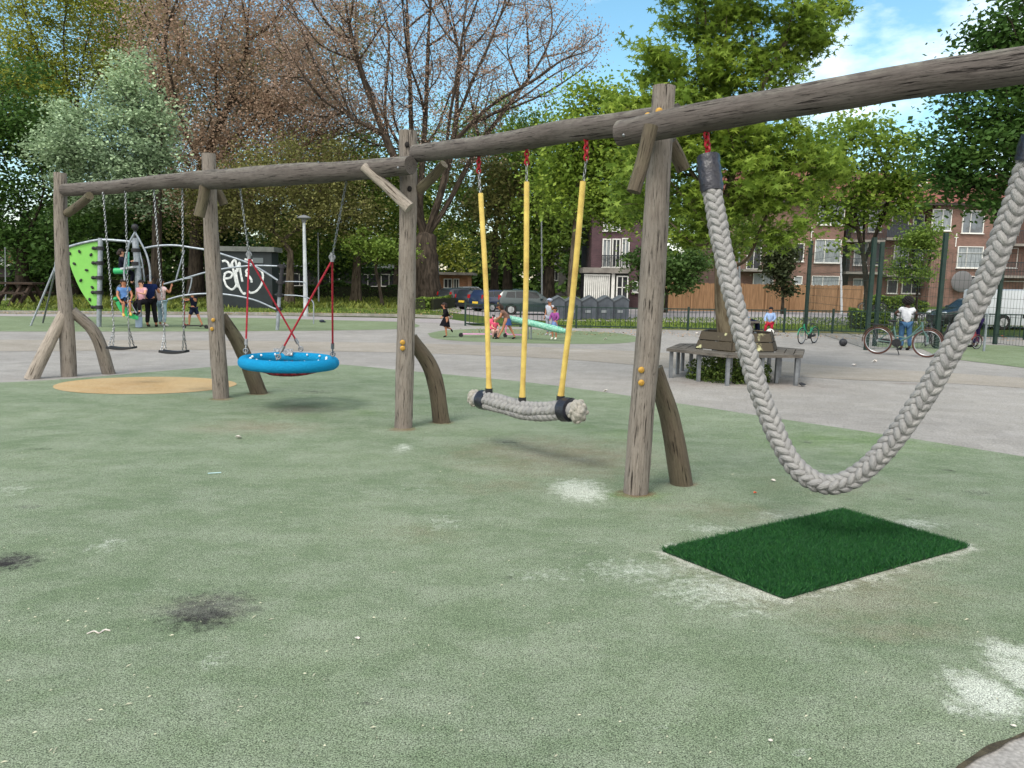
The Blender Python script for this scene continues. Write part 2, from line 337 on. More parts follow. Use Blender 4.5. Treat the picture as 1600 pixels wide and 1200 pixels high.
# damp soil line where the green surface meets the slabs, bottom right
soil = mat('soil', c(52, 48, 38), c(78, 72, 56), 18, .95, bump=.6, coord='obj')
b = MB(); sp = spline(br, 6); ns = len(sp)
for i in range(ns-1):
    w1 = .010+.012*MN.noise(sp[i]*6); w2 = .010+.012*MN.noise(sp[i+1]*6); dn = (sp[i+1]-sp[i]).normalized(); nn = Vector((-dn.y, dn.x, 0))
    b.poly([sp[i]-nn*w1+Vector((0, 0, .008)), sp[i+1]-nn*w2+Vector((0, 0, .008)), sp[i+1]+nn*w2+Vector((0, 0, .008)), sp[i]+nn*w1+Vector((0, 0, .008))])
struct('soil_edge', b, soil)
# bands and far green surfaces
sheet('paving_band', bez(gp([(-600, 526), (-200, 529), (0, 531), (400, 533), (700, 538), (950, 547), (1150, 558), (1300, 572), (1500, 584), (1800, 604)]), 4)+bez(gp([(1800, 622), (1500, 600), (1300, 592), (1050, 575), (800, 557), (400, 547), (0, 549), (-600, 546)]), 4), .004, band)
sheet('far_play_surface', bez(gp([(-700, 488), (0, 492), (300, 493.5), (560, 497), (630, 503), (655, 510), (600, 515), (400, 517.5), (200, 518), (0, 518), (-700, 516)]), 6), .004, epdm_far)
sheet('round_play_surface', bez(gp([(668, 521), (700, 516), (770, 514), (900, 517), (975, 522), (1000, 531), (960, 537), (850, 537), (740, 534), (680, 529), (668, 521)]), 6), .004, epdm_far)
sheet('pitch', gp([(1370, 542), (1440, 545), (1470, 559), (1600, 575), (1900, 603), (2300, 600), (1900, 552), (1600, 541), (1480, 537), (1370, 534)]), .006, epdm_far)
sheet('ochre_disc', [G(228, 602)+Vector((math.cos(a)*(G(370, 602).x-G(228, 602).x)*(1+.02*math.sin(3*a)), math.sin(a)*(G(228, 588).y-G(228, 616).y)/2, 0)) for a in [i*math.pi/24 for i in range(48)]], .008, ochre)
# kerb between court and grass on the left, railing kerb on the right
b = MB()
kl = gp([(-900, 482), (-300, 488), (0, 489.5), (400, 492), (640, 495), (705, 497.5)])
for i in range(len(kl)-1): b.beam(kl[i]+Vector((0, 0, .05)), kl[i+1]+Vector((0, 0, .05)), .3, .1)
struct('kerb', b, kerbm)
sheet('footpath', gp([(-700, 488), (0, 490.5), (400, 493), (700, 498.5), (760, 507), (700, 505), (400, 497), (0, 494), (-700, 492)]), .005, asph)
# street behind the railing and the car park
sheet('street', gp([(640, 481), (760, 494), (860, 501), (1000, 502), (1400, 509), (2300, 528), (2300, 493), (1500, 483), (1040, 483), (900, 482), (820, 478), (700, 474), (655, 473)]), -.012, asph)
sheet('park_path', gp([(-600, 470), (300, 468), (560, 467), (640, 466), (640, 463), (560, 464), (300, 465), (-600, 466)]), -.02, band)

# grass blades and weeds: short cards over the verges
def blades(name, label, regions, n, h, mt, seed=1, z0=-.03, lean=.4):
    r = np.random.default_rng(seed); V = []; 
    P = []
    for (x0, x1, y0, y1, wt) in regions:      # picture rectangles of ground
        k = int(n*wt); px = r.uniform(x0, x1, k); py = r.uniform(y0, y1, k)
        for a, bb in zip(px, py): P.append(G(a, bb, z0))
    P = np.array([tuple(p) for p in P]); k = len(P)
    a = r.uniform(0, math.pi, k); hh = r.uniform(.4, 1.3, k)*h*(.6+.8*r.random(k)); wd = hh*.35
    d = np.stack([np.cos(a)*wd, np.sin(a)*wd, np.zeros(k)], 1); top = np.stack([r.normal(0, lean, k)*hh, r.normal(0, lean, k)*hh, hh], 1)
    V = np.stack([P-d, P+d, P+top+d*.3], 1).reshape(-1, 3)
    return fast_mesh(name, V, 3, mt, r.random(k), label)
def fast_mesh(name, V, nper, mt, tint=None, label=None, parent=None, off=None, mats=None):
    V = V.astype(np.float32); nf = len(V)//nper
    if off is not None: V = V-np.array(off, dtype=np.float32)
    me = bpy.data.meshes.new(name); me.vertices.add(len(V)); me.vertices.foreach_set('co', V.ravel())
    me.loops.add(len(V)); me.loops.foreach_set('vertex_index', np.arange(len(V), dtype=np.int32))
    me.polygons.add(nf); me.polygons.foreach_set('loop_start', np.arange(nf, dtype=np.int32)*nper); me.polygons.foreach_set('loop_total', np.full(nf, nper, dtype=np.int32))
    if tint is not None:
        a = me.attributes.new('tint', 'FLOAT', 'FACE'); a.data.foreach_set('value', tint.astype(np.float32))
    me.update(calc_edges=True); me.materials.append(mt)
    o = bpy.data.objects.new(name, me); COL.objects.link(o)
    if parent is not None: o.parent = parent
    if label: o['label'] = label
    return o
def leafmat(name, col, transl=.35, tint=.45, rough=.6): return mat(name, col, None, rough=rough, tint=tint, transl=transl, spec=.25)
grassblade = leafmat('grass_blade', c(104, 124, 56), .3, .5)
weedleaf = leafmat('weed_leaf', c(96, 108, 46), .3, .5)
o = blades('grass', 'rough green grass of the verge behind the kerb', [(-60, 720, 462, 489, .62), (860, 1700, 497, 514, .38)], 60000, .07, grassblade, 3); o['kind'] = 'stuff'; o['category'] = 'grass'
o = blades('weeds', 'yellow green ground cover on the verge under the trees', [(20, 345, 465, 483, .5), (345, 650, 466, 482, .3), (640, 720, 462, 480, .1), (1020, 1300, 478, 483, .1)], 16000, .2, weedleaf, 4, lean=.6); o['kind'] = 'stuff'; o['category'] = 'ground cover'

# ------------------------------------------------------------------ dark artificial grass mat
matc = gp([(1035, 863), (1315, 800), (1512, 857), (1225, 938)])
mt = thing('grass_mat', 'dark green artificial grass mat lying below the hanging braided rope', 'mat', (matc[0]+matc[2])/2, world=True)
turf = mat('mat_turf', c(24, 58, 32), c(16, 42, 24), 30, .8, coord='obj')
b = MB(); b.prism([p+Vector((0, 0, .006)) for p in matc], (0, 0, .012)); build(b, 'backing', turf, mt)
r = np.random.default_rng(5); k = 110000; u = r.random(k); v = r.random(k); C4 = np.array([tuple(p) for p in matc])
# ragged outline
P = (C4[0]*((1-u)*(1-v))[:, None]+C4[1]*((u)*(1-v))[:, None]+C4[2]*(u*v)[:, None]+C4[3]*((1-u)*v)[:, None])
P[:, :2] += r.normal(0, .011, (k, 2)); P[:, 2] = .016
a = r.uniform(0, math.pi, k); hh = r.uniform(.012, .032, k); wd = .0022+0*hh
d = np.stack([np.cos(a)*wd, np.sin(a)*wd, 0*a], 1); ln = np.stack([r.normal(0, .6, k)*hh+.3*hh*np.sin(P[:, 1]*9), r.normal(0, .6, k)*hh, hh], 1)
V = np.stack([P-d, P+d, P+ln], 1).reshape(-1, 3)
o = fast_mesh('pile', V, 3, leafmat('mat_blade', c(34, 84, 42), .2, .6, .6), r.random(k), parent=mt, off=OFF(mt))
# ------------------------------------------------------------------ log swing frame
wood = None
def wood_mat(name, c1, c2, dark, lich=None):
    M = bpy.data.materials.new(name); M.use_nodes = True; nt = M.node_tree; N = nt.nodes; L = nt.links; b = N['Principled BSDF']; b.inputs['Roughness'].default_value = .85; b.inputs['Specular IOR Level'].default_value = .2
    a = N.new('ShaderNodeAttribute'); a.attribute_name = 'gc'
    def nz(scale, st, det=6, ro=.65):
        m_ = N.new('ShaderNodeMapping'); m_.inputs['Scale'].default_value = st; L.new(a.outputs['Vector'], m_.inputs[0]); n = N.new('ShaderNodeTexNoise'); n.inputs['Scale'].default_value = scale; n.inputs['Detail'].default_value = det; n.inputs['Roughness'].default_value = ro; L.new(m_.outputs[0], n.inputs[0]); return n.outputs[0]
    def mr(x, lo, hi, u=0, v=1):
        n = N.new('ShaderNodeMapRange'); n.inputs[1].default_value = lo; n.inputs[2].default_value = hi; n.inputs[3].default_value = u; n.inputs[4].default_value = v; L.new(x, n.inputs[0]); return n.outputs[0]
    def mx(f, x, y):
        n = N.new('ShaderNodeMix'); n.data_type = 'RGBA'; L.new(f, n.inputs[0])
        for i, q in ((6, x), (7, y)):
            if hasattr(q, 'node'): L.new(q, n.inputs[i])
            else: n.inputs[i].default_value = q
        return n.outputs[2]
    gr = nz(75, (1, 1, .07), 8, .75); big = nz(5, (1, 1, .5)); cr = nz(70, (1, 1, .06), 5, .6); kn = nz(9, (1, 1, .55), 5); fl = nz(110, (1, 1, .16), 4, .7)
    col = mx(mr(gr, .35, .65), c1, c2); col = mx(mr(big, .42, .7, 0, .6), col, lich or c2); col = mx(mr(cr, .40, .345), col, dark); col = mx(mr(kn, .66, .74, 0, .7), col, dark); col = mx(mr(fl, .56, .68, 0, .55), col, dark)
    ge = N.new('ShaderNodeNewGeometry'); sx = N.new('ShaderNodeSeparateXYZ'); L.new(ge.outputs['Normal'], sx.inputs[0]); lf = N.new('ShaderNodeMath'); lf.operation = 'MULTIPLY'; L.new(mr(sx.outputs[2], .35, .95), lf.inputs[0]); L.new(mr(nz(16, (1, 1, .7), 6, .7), .42, .62, 0, .75), lf.inputs[1])
    col = mx(lf.outputs[0], col, c(128, 126, 116))      # grey lichen that grows on the weather side
    L.new(col, b.inputs['Base Color'])
    ad = N.new('ShaderNodeMath'); ad.operation = 'MULTIPLY_ADD'; L.new(mr(cr, .34, .42), ad.inputs[0]); ad.inputs[1].default_value = 1.2; L.new(gr, ad.inputs[2])
    bp = N.new('ShaderNodeBump'); bp.inputs['Strength'].default_value = .8; bp.inputs['Distance'].default_value = .008; L.new(ad.outputs[0], bp.inputs['Height']); L.new(bp.outputs[0], b.inputs['Normal']); return M
postm = wood_mat('weathered_post', c(134, 127, 119), c(98, 91, 84), c(46, 41, 37), c(120, 115, 110))
beamm = wood_mat('weathered_beam', c(97, 91, 87), c(65, 60, 57), c(30, 26, 24), c(96, 92, 88))
palem = wood_mat('weathered_pale', c(162, 154, 144), c(126, 118, 110), c(78, 70, 60))
mossm = wood_mat('weathered_mossy', c(96, 87, 74), c(72, 65, 55), c(44, 38, 30), c(98, 96, 76))
steel = mat('galvanised_steel', c(138, 142, 146), c(108, 112, 116), 12, .38, .75, coord='obj')
redp = mat('red_link', c(150, 22, 34), c(110, 14, 24), 30, .45)
yelcap = mat('yellow_cap', c(182, 142, 56), c(140, 106, 44), 40, .5)
blackr = mat('black_rubber', c(28, 29, 32), c(40, 41, 44), 30, .6, bump=.2)
hole = mat('bolt_hole', c(22, 18, 16))

def logt(mb, pts, rs, seed, seg=26, wob=.10, sub=5):
    n = 10
    P = spline(pts, n); R = seg_lerp(rs, n)
    mb.tube(P, R, seg, True, wob, seed); return P, R
Pb = [G(108, 588), G(345, 622), G(630, 668), G(995, 770)]
d5 = (at(1600, 105, 4.15)-at(1040, 192, Pb[3].y)); d5.z = 0; d5.normalize()
Pb.append(Vector((Pb[3].x, Pb[3].y, 0))+d5*3.25)
fr = thing('swing_frame', 'long zigzag swing frame of weathered grey logs crossing the green surface', 'swing frame', (0, 7.5, 0), world=True)
def vpt(px, py, Y): return at(px, py, Y)
Y = [p.y for p in Pb]
posts = [
 ([(108, 592), (104, 500), (98, 420), (95, 340), (94, 270)], [11.5, 10.5, 10, 9, 9]),
 ([(346, 626), (340, 540), (334, 440), (329, 340), (326, 240)], [12, 12, 11.5, 10.5, 10]),
 ([(630, 673), (633, 560), (636, 440), (638, 320), (637, 205)], [14, 14, 13.5, 13, 13]),
 ([(993, 776), (1003, 640), (1016, 500), (1025, 340), (1037, 135)], [20, 19, 19.5, 18.5, 17])]
for i, (pp, rr) in enumerate(posts):
    b = MB(); logt(b, [vpt(x, y, Y[i]) for x, y in pp], [q*mpp(Y[i]) for q in rr], 3+i*7.3, 30, .09)
    po = build(b, 'post', [postm], fr)
    # bolt caps and drilled holes on the post
caps = [(3, 1012, 181, 5), (2, 629, 535, 4), (2, 629, 544, 4), (3, 1002, 578, 5), (3, 1002, 598, 5), (3, 1030, 174, 5.5), (1, 333, 500, 3), (1, 331, 514, 3)]
for i, x, y, r_ in caps:
    p = vpt(x, y, Y[i]-[0, .105, .10, .093][i]); b = MB(); b.ell(p, (r_*mpp(Y[i]), .014, r_*mpp(Y[i])), nu=14, nv=8); build(b, 'bolt_cap', yelcap, fr)
for i, x, y in [(2, 636, 226), (2, 640, 295)]:
    p = vpt(x, y, Y[i]-.102); b = MB(); b.ell(p, (.024, .012, .03), nu=12, nv=6); build(b, 'bolt_hole', hole, fr)
# fifth post, beyond the right edge of the photograph
b = MB(); logt(b, [Pb[4]+Vector((0, 0, -.02)), Pb[4]+Vector((.02, 0, 1.4)), Pb[4]+Vector((0, .02, 2.95))], [.1, .09, .085], 40); build(b, 'post', [postm], fr)
# ground braces: foot from the picture, head against the post
def brace(i, head, mid, foot, r0, r1, mt, dy=.12, name='brace'):
    f = G(*foot); f.z = -.02; m_ = vpt(mid[0], mid[1], (f.y*.5+(Y[i]+dy)*.5)); h = vpt(head[0], head[1], Y[i]+dy)
    b = MB(); logt(b, [f, m_, h], [r0*mpp(f.y), (r0+r1)/2*mpp(f.y), r1*mpp(Y[i])], i*5.1+foot[0]*.01, 22, .09); build(b, name, [mt], fr)
brace(0, (104, 482), (76, 536), (48, 592), 10.5, 8, palem, .0)
brace(0, (112, 485), (149, 522), (171, 584), 9.5, 8, postm, .05)
brace(1, (346, 494), (377, 545), (406, 615), 12, 9, mossm, .15)
brace(2, (642, 528), (676, 582), (691, 660), 13.5, 11, mossm, .2)
brace(3, (1022, 575), (1047, 655), (1066, 757), 17.5, 14.5, mossm, .22)
b = MB(); logt(b, [Pb[4]+Vector((.5, .5, -.02)), Pb[4]+Vector((.3, .3, .5)), Pb[4]+Vector((.06, .08, .95))], [.08, .075, .07], 44); build(b, 'brace', [mossm], fr)
# beams
def beam(A, B, pp, rr, offs, seed, mt=beamm):
    pts = []; R = []
    for (x, y), r_, o_ in zip(pp, rr, offs):
        p = onp(x, y, A, B, o_); pts.append(p); R.append(r_*mpp(p.y))
    b = MB(); logt(b, pts, R, seed, 30, .09); return build(b, 'beam', [mt], fr), pts
n01 = 1
B1, p1 = beam(Pb[0], Pb[1], [(102, 297), (170, 293), (240, 285), (318, 280)], [9.5, 10, 10.5, 12.5], [0, -.02, -.08, -.16], 51)
B2, p2 = beam(Pb[1], Pb[2], [(300, 281), (345, 280), (450, 273), (560, 266), (642, 258)], [13, 15, 16, 15, 13.5], [-.2, -.19, -.19, -.2, -.21], 52)
B3, p3 = beam(Pb[2], Pb[3], [(650, 240), (760, 227), (880, 206), (980, 193), (1060, 181)], [13, 14.5, 17, 18, 17.5], [0, .02, .05, .1, .17], 53)
B4, p4 = beam(Pb[3], Pb[4], [(968, 209), (1040, 194), (1150, 174), (1300, 148), (1450, 122), (1600, 102), (2060, 20)], [19, 21, 22, 24, 26, 27.5, 30], [-.2, -.19, -.17, -.15, -.12, -.1, -.02], 54)
for x, y, yy, s_ in [(999, 203, p4[0].y-.11, 4.5), (975, 211, p4[0].y-.11, 3)]:
    b = MB(); b.ell(vpt(x, y, yy), (s_*mpp(yy), .012, s_*mpp(yy)), nu=14, nv=8); build(b, 'bolt', steel, fr)
b = MB(); b.ell(onp(622, 262, Pb[1], Pb[2], -.315), (.012, .01, .012)); build(b, 'bolt', steel, fr)
# knee pieces
def knee(pa, ya, pb_, yb, r0, r1, mt, sd):
    b = MB(); A = vpt(pa[0], pa[1], ya); Bq = vpt(pb_[0], pb_[1], yb); M_ = (A+Bq)/2+Vector((.008, .01, 0)); logt(b, [A, M_, Bq], [r0*mpp(ya), (r0+r1)/2*mpp(ya), r1*mpp(yb)], sd, 20, .08); build(b, 'knee_brace', [mt], fr)
knee((140, 306), p1[1].y-.02, (106, 333), Y[0]-.02, 6, 6.5, mossm, 61)
knee((321, 285), Y[1]-.26, (311, 338), Y[1]-.24, 8, 8, mossm, 62)
knee((336, 292), Y[1]+.14, (350, 320), Y[1]+.18, 6, 6.5, mossm, 63)
knee((568, 260), p2[3].y-.19, (640, 325), Y[2]-.19, 7, 9.5, palem, 64)
knee((694, 256), p3[0].y+.02, (655, 297), Y[2]+.02, 7, 8, mossm, 65)
knee((1017, 196), p4[1].y-.17, (990, 300), p4[1].y-.19, 11, 11, mossm, 66)
knee((1046, 222), Y[3]+.25, (1068, 265), Y[3]+.32, 11, 10.5, mossm, 67)

# ------------------------------------------------------------------ chains, shackles
def chain(mb, pts, pitch=.034, r=.0042, wdt=.010, seg=(8, 4)):
    pts = [Vector(p) for p in pts]; L = [0]
    for a, b_ in zip(pts, pts[1:]): L.append(L[-1]+(b_-a).length)
    n = max(2, int(L[-1]/pitch)); k = 0
    for i in range(n):
        s_ = (i+.5)*L[-1]/n
        while k < len(pts)-2 and L[k+1] < s_: k += 1
        d = (pts[k+1]-pts[k]).normalized(); p = pts[k]+d*(s_-L[k]); X, Yv = basis(d)
        if i % 2: X, Yv = (X+Yv).normalized(), (Yv-X).normalized()
        else: X, Yv = (X-Yv).normalized(), (Yv+X).normalized()
        h = pitch*.5
        ring = [p+X*math.cos(t)*wdt+d*math.sin(t)*(h+.006) for t in [2*math.pi*q/seg[0] for q in range(seg[0])]]
        mb.tube(ring, r, seg[1], closed=True, ref=Yv)
def shackle(top, bot, name_parent, r=.016):
    b = MB(); d = bot-top; n = 5
    for i in range(n):
        p = top+d*((i+.5)/n); q = basis(d)
        M_ = Matrix.Rotation(rad(90*(i % 2)+25), 3, 'Z')@Matrix.Rotation(rad(90), 3, 'X')
        ring = [p+M_@Vector((math.cos(t)*.017, math.sin(t)*(d.length/n*.62), 0)) for t in [2*math.pi*k/10 for k in range(10)]]
        b.tube(ring, .0085, 6, closed=True)
    return build(b, 'shackle', redp, name_parent)

# ------------------------------------------------------------------ braided ropes
fibre = mat('rope_fibre', c(154, 153, 151), c(126, 126, 127), 8, .9, bump=.7, bscale=160, spec=.15)
fray = mat('rope_frayed', c(192, 188, 178), c(164, 160, 152), 60, .95, bump=1.0, bscale=220, spec=.1)
tape = mat('black_tape', c(20, 21, 30), c(36, 38, 50), 14, .32, bump=.5, bscale=30, spec=.5)
def braid(mb, P, rr, row=.052, ncol=6, phase=0, lobe=(.046, .019), tilt=34, ph0=0):
    P = [Vector(p) for p in P]; L = [0]
    for a, b_ in zip(P, P[1:]): L.append(L[-1]+(b_-a).length)
    N_ = int(L[-1]/row); k = 0; X = None
    fr_ = []
    for i in range(len(P)):
        d = (P[min(i+1, len(P)-1)]-P[max(i-1, 0)]).normalized()
        if X is None: X = basis(d)[0]; X = Matrix.Rotation(phase, 3, d)@X
        X = (X-d*X.dot(d)).normalized(); fr_.append((d, X.copy(), d.cross(X)))
    for i in range(N_):
        for col in range(ncol):
            s_ = (i+.5+(.5 if (col//2) % 2 else 0))*row
            if s_ > L[-1]: continue
            k = max(0, min(len(P)-2, np.searchsorted(L, s_)-1)); t = (s_-L[k])/(L[k+1]-L[k]); p = P[k].lerp(P[k+1], t); d, Xa, Ya = fr_[k]
            a = 2*math.pi*(col+.5)/ncol+ph0; nrm = Xa*math.cos(a)+Ya*math.sin(a); tg = d.cross(nrm)
            sgn = 1 if col % 2 else -1; th = rad(tilt)*sgn; ax = d*math.cos(th)+tg*math.sin(th); sd_ = nrm.cross(ax)
            j = 1+.08*math.sin(i*7.3+col*2.1)
            M_ = Matrix((ax, sd_, nrm)).transposed()
            c0 = p+nrm*(rr-lobe[1]*.95)
            # strand bulge: bowed ellipsoid
            nu, nv = 10, 8; vs = []; gs = []
            for jj in range(nv+1):
                tt = -1+2*jj/nv; rad_ = lobe[1]*j*math.sqrt(max(0, 1-abs(tt)**2.6)); xx = tt*lobe[0]*j; bow = -.011*tt*tt
                for ii in range(nu):
                    aa = 2*math.pi*ii/nu; q = Vector((xx, math.cos(aa)*rad_*1.12, math.sin(aa)*rad_+bow)); vs.append(M_@q+c0); gs.append((q.x*.25+i, q.y+col, q.z))
            mb.add(vs, [(jj*nu+ii, jj*nu+(ii+1) % nu, (jj+1)*nu+(ii+1) % nu, (jj+1)*nu+ii) for jj in range(nv) for ii in range(nu)], gs)
    return fr_
A4, B4p = Pb[3], Pb[4]
topA = onp(1103, 214, A4, B4p, -.16); tA2 = onp(1105, 243, A4, B4p, -.16)
topB = onp(1640, 138, A4, B4p, -.1)
tipB = onp(1628, 196, A4, B4p, -.1)
def ropept(px, py, t):   # depth runs from the left hanger to the right one, bottom a little nearer
    Yd = tA2.y*(1-t)+tipB.y*t; return at(px, py, Yd)
rp_px = [(1107, 250, 0), (1113, 300, .05), (1130, 395, .13), (1152, 490, .22), (1178, 585, .3), (1205, 660, .37), (1237, 722, .44), (1270, 750, .50), (1303, 757, .55), (1340, 742, .6), (1385, 700, .66), (1440, 625, .73), (1490, 540, .80), (1536, 450, .86), (1571, 360, .91), (1598, 285, .96), (1620, 222, 1)]
rpts = spline([ropept(*q) for q in rp_px], 6)
rs_ = thing('rope_swing', 'thick grey braided rope hanging in a deep loop from the right log beam', 'rope swing', rpts[0], world=True)
b = MB(); nlp = len(rpts)
braid(b, rpts, .064, row=.053, phase=rad(62), lobe=(.049, .0185), tilt=37)
b.tube(rpts, .051, 12); build(b, 'rope', fibre, rs_)
b = MB(); q0 = rpts[:10]
b.tube(spline([rpts[0]+(rpts[0]-rpts[3]).normalized()*.02, rpts[3], rpts[6]], 4), [.076, .078, .073, .079, .074, .077, .072, .076, .068], 4+8, wob=.12, seed=3); build(b, 'end_wrap', tape, rs_)
b = MB(); b.tube([rpts[-1]+(rpts[-1]-rpts[-4]).normalized()*.03, rpts[-2], rpts[-4]], [.074, .076, .07], 12, wob=.1, seed=9); build(b, 'end_wrap', tape, rs_)
shackle(topA+Vector((0, 0, .03)), rpts[0]+Vector((0, 0, .015)), rs_); shackle(topB+Vector((0, 0, .04)), rpts[-1]+Vector((0, 0, .02)), rs_)

# yellow hose swing with braided seat
A3, B3p = Pb[2], Pb[3]
hs_ = thing('rope_seat_swing', 'braided rope seat hung on three yellow hoses below the second beam from the right', 'swing', onp(820, 625, A3, B3p), world=True)
tops = [(748, 243), (823, 230), (916, 220)]; hos = [(751, 302), (823, 284), (911, 283)]; bots = [(764, 610), (816, 624), (876, 622)]; shb = [(748, 270), (823, 257), (916, 250)]
hosem = mat('yellow_hose', c(208, 186, 98), c(168, 140, 74), 5, .5, spec=.35)
for i in range(3):
    o_ = .05
    T = onp(*tops[i], A3, B3p, o_); S_ = onp(*shb[i], A3, B3p, o_); H = onp(*hos[i], A3, B3p, o_); Bq = onp(*bots[i], A3, B3p, o_)
    shackle(T+Vector((0, 0, .03)), S_, hs_)
    b = MB(); chain(b, [S_, H-Vector((0, 0, .03))]); build(b, 'chain', steel, hs_)
    b = MB(); m_ = (H+Bq)/2+Vector((.012, 0, 0)); P = spline([H, m_, Bq], 8); b.tube(P, [.0235]*(len(P)-1)+[.03], 14); build(b, 'hose', hosem, hs_)
    b = MB(); b.tube([Bq+Vector((0, 0, .02)), Bq-Vector((0, 0, .03))], .034, 12); build(b, 'collar', blackr, hs_)
seatp = spline([onp(x, y, A3, B3p, .05) for x, y in [(741, 622), (775, 629), (820, 641), (850, 643), (885, 640), (903, 643)]], 6)
b = MB(); braid(b, seatp[3:-6], .088, row=.058, ncol=6, phase=rad(20), lobe=(.056, .027), tilt=38); b.tube(seatp, .066, 14); build(b, 'seat', fibre, hs_)
for P_, r_ in ((seatp[0], .078), (seatp[-1], .094)):
    b = MB(); M_ = Matrix.Rotation(.4, 3, 'Y')
    b.ell(P_, (r_*.75, r_, r_), nu=20, nv=14); kk = 26
    for q in range(kk):
        z = 1-2*(q+.5)/kk; a = q*2.4; R_ = math.sqrt(1-z*z); dd = Vector((R_*math.cos(a)*.75, R_*math.sin(a), z))
        b.ell(P_+dd*r_*.86, (r_*.34, r_*.24, r_*.24), M=Euler((a, z*3, a*2)).to_matrix(), nu=8, nv=6)
    build(b, 'rope_end', fray, hs_)
for i0, i1, r_ in ((2, 5, .088), (-8, -4, .098)):
    b = MB(); b.tube(seatp[i0:i1] if i1 > 0 or i0 > 0 else seatp[i0:i1], r_, 20, wob=.04); build(b, 'tape_wrap', tape, hs_)

# blue basket swing
A2, B2p = Pb[1], Pb[2]
cb = onp(452, 566, A2, B2p, .02)
bs = thing('basket_swing', 'round blue basket swing with red ropes hanging from two chains', 'swing', cb, world=True)
bluem = mat('blue_rope_cover', c(8, 146, 196), c(4, 126, 180), 90, .75, bump=.9, bscale=180, spec=.2)
Rr = 67*mpp(cb.y); tr = 9.2*mpp(cb.y)
axis = (B2p-A2); axis.z = 0; axis.normalize()
tilt = Matrix.Rotation(rad(1.2), 3, 'Y')
b = MB(); b.torus(cb, Rr, tr, M=tilt.to_4x4(), nu=64, nv=16); build(b, 'rim', bluem, bs)
netm = mat('red_net', c(150, 40, 54), c(50, 14, 20), 14, .8); b = MB()
for k in range(-5, 6):
    for ax in (0, 1):
        pts = []
        for t in range(-8, 9):
            u = t/8; v_ = k/5.5; lim = math.sqrt(max(0, 1-v_*v_)); x, y = (u*lim, v_) if ax == 0 else (v_, u*lim)
            rr2 = min(1, x*x+y*y); pts.append(cb+tilt@Vector((x*Rr*.96, y*Rr*.96, -.14*(1-rr2)**.6+.0)))
        b.tube(pts, .011, 5)
build(b, 'net', netm, bs)
b = MB(); b.ell(cb-Vector((0, 0, .125)), (.26, .26, .03), nu=20, nv=8); build(b, 'centre_mat', mat('red_black_mat', c(110, 30, 42), c(26, 16, 18), 16, .8), bs)
ropem = mat('red_rope', c(150, 34, 48), c(112, 24, 36), 60, .8)
RL = onp(389, 398, A2, B2p, .02); RRr = onp(519, 402, A2, B2p, .02); TL = onp(373, 286, A2, B2p, -.17); TR = onp(544, 278, A2, B2p, -.17)
ends = [cb+tilt@Vector((-Rr, -.02, tr)), cb+tilt@Vector((.02, Rr, tr)), cb+tilt@Vector((Rr, .02, tr)), cb+tilt@Vector((0, -Rr, tr))]
for T, R_, es in ((TL, RL, (0, 1)), (TR, RRr, (2, 3))):
    b = MB(); chain(b, [T+Vector((0, 0, .06)), R_], pitch=.036, r=.0045, wdt=.011); build(b, 'chain', steel, bs)
    b = MB(); b.torus(R_, .028, .011, M=Matrix.Rotation(rad(90), 4, 'X'), nu=14); b.tube([R_+Vector((0, 0, .05)), R_-Vector((0, 0, .05))], .022, 10); build(b, 'hanger_ring', steel, bs)
    for e in es:
        b = MB(); dv = (ends[e]-R_).normalized()
        b.tube([R_-Vector((0, 0, .03)), ends[e]-dv*.12], .011, 8); build(b, 'rope', ropem, bs)
        b = MB(); b.tube([ends[e]-dv*.19, ends[e]-dv*.12], .019, 8); b.tube([ends[e]-dv*.12, ends[e]-dv*.01], .008, 6); b.torus(ends[e]-dv*.05, .026, .009, M=Matrix.Rotation(rad(90), 4, 'X'), nu=12); build(b, 'rope_clamp', steel, bs)
b = MB(); lw = 18*mpp(cb.y)/1; b.box(cb+Vector((-.20, Rr*.86, .075)), (.24, .012, .09), M=Matrix.Rotation(rad(-25), 4, 'X')); build(b, 'warning_label', mat('label_dark', c(60, 66, 74), c(150, 156, 160), 40, .6), bs)
b = MB()
for k in range(14):
    a = 2*math.pi*k/14; b.ell(cb+tilt@Vector((math.cos(a)*Rr*.86, math.sin(a)*Rr*.86, .05)), (.016, .010, .014), M=Matrix.Rotation(a, 4, 'Z'), nu=8, nv=6)
build(b, 'net_clip', mat('white_plastic', c(214, 222, 222), rough=.5), bs)

# two flat swings at the left
A1, B1p = Pb[0], Pb[1]
for sx, tops, bots, lab in (
    ((190, 543), [(161, 303), (196, 300)], [(178, 536), (201, 536)], 'black rubber swing seat hanging nearest the leftmost post'),
    ((272, 549), [(240, 296), (285, 293)], [(257, 543), (287, 541)], 'black rubber swing seat hanging second from the leftmost post, just above the ochre disc')):
    O = onp(sx[0], sx[1], A1, B1p, -.05)
    t = thing('flat_swing', lab, 'swing', O, group='flat rubber swings on chains', world=True)
    b = MB(); sw = 20*mpp(O.y); prof = []
    for k in range(13):
        u = -1+k/6; prof.append(O+axis*0+Vector((u*sw, -.0, -.018*(1-u*u)+.004)))
    for k in range(12):
        b.beam(prof[k], prof[k+1], .16, .03)
    build(b, 'seat', blackr, t)
    for (tx, ty), (bx, by) in zip(tops, bots):
        T = onp(tx, ty, A1, B1p, -.08); Bq = onp(bx, by-24, A1, B1p, -.05)
        sgn = -1 if bx < sx[0] else 1; e = O+Vector((sgn*sw*.82, 0, .012))
        b = MB(); chain(b, [T+Vector((0, 0, .05)), Bq], .036, .0044, .011); chain(b, [Bq, e+Vector((0, -.06, 0))], .036, .0045, .011); chain(b, [Bq, e+Vector((0, .06, 0))], .036, .0045, .011); build(b, 'chain', steel, t)
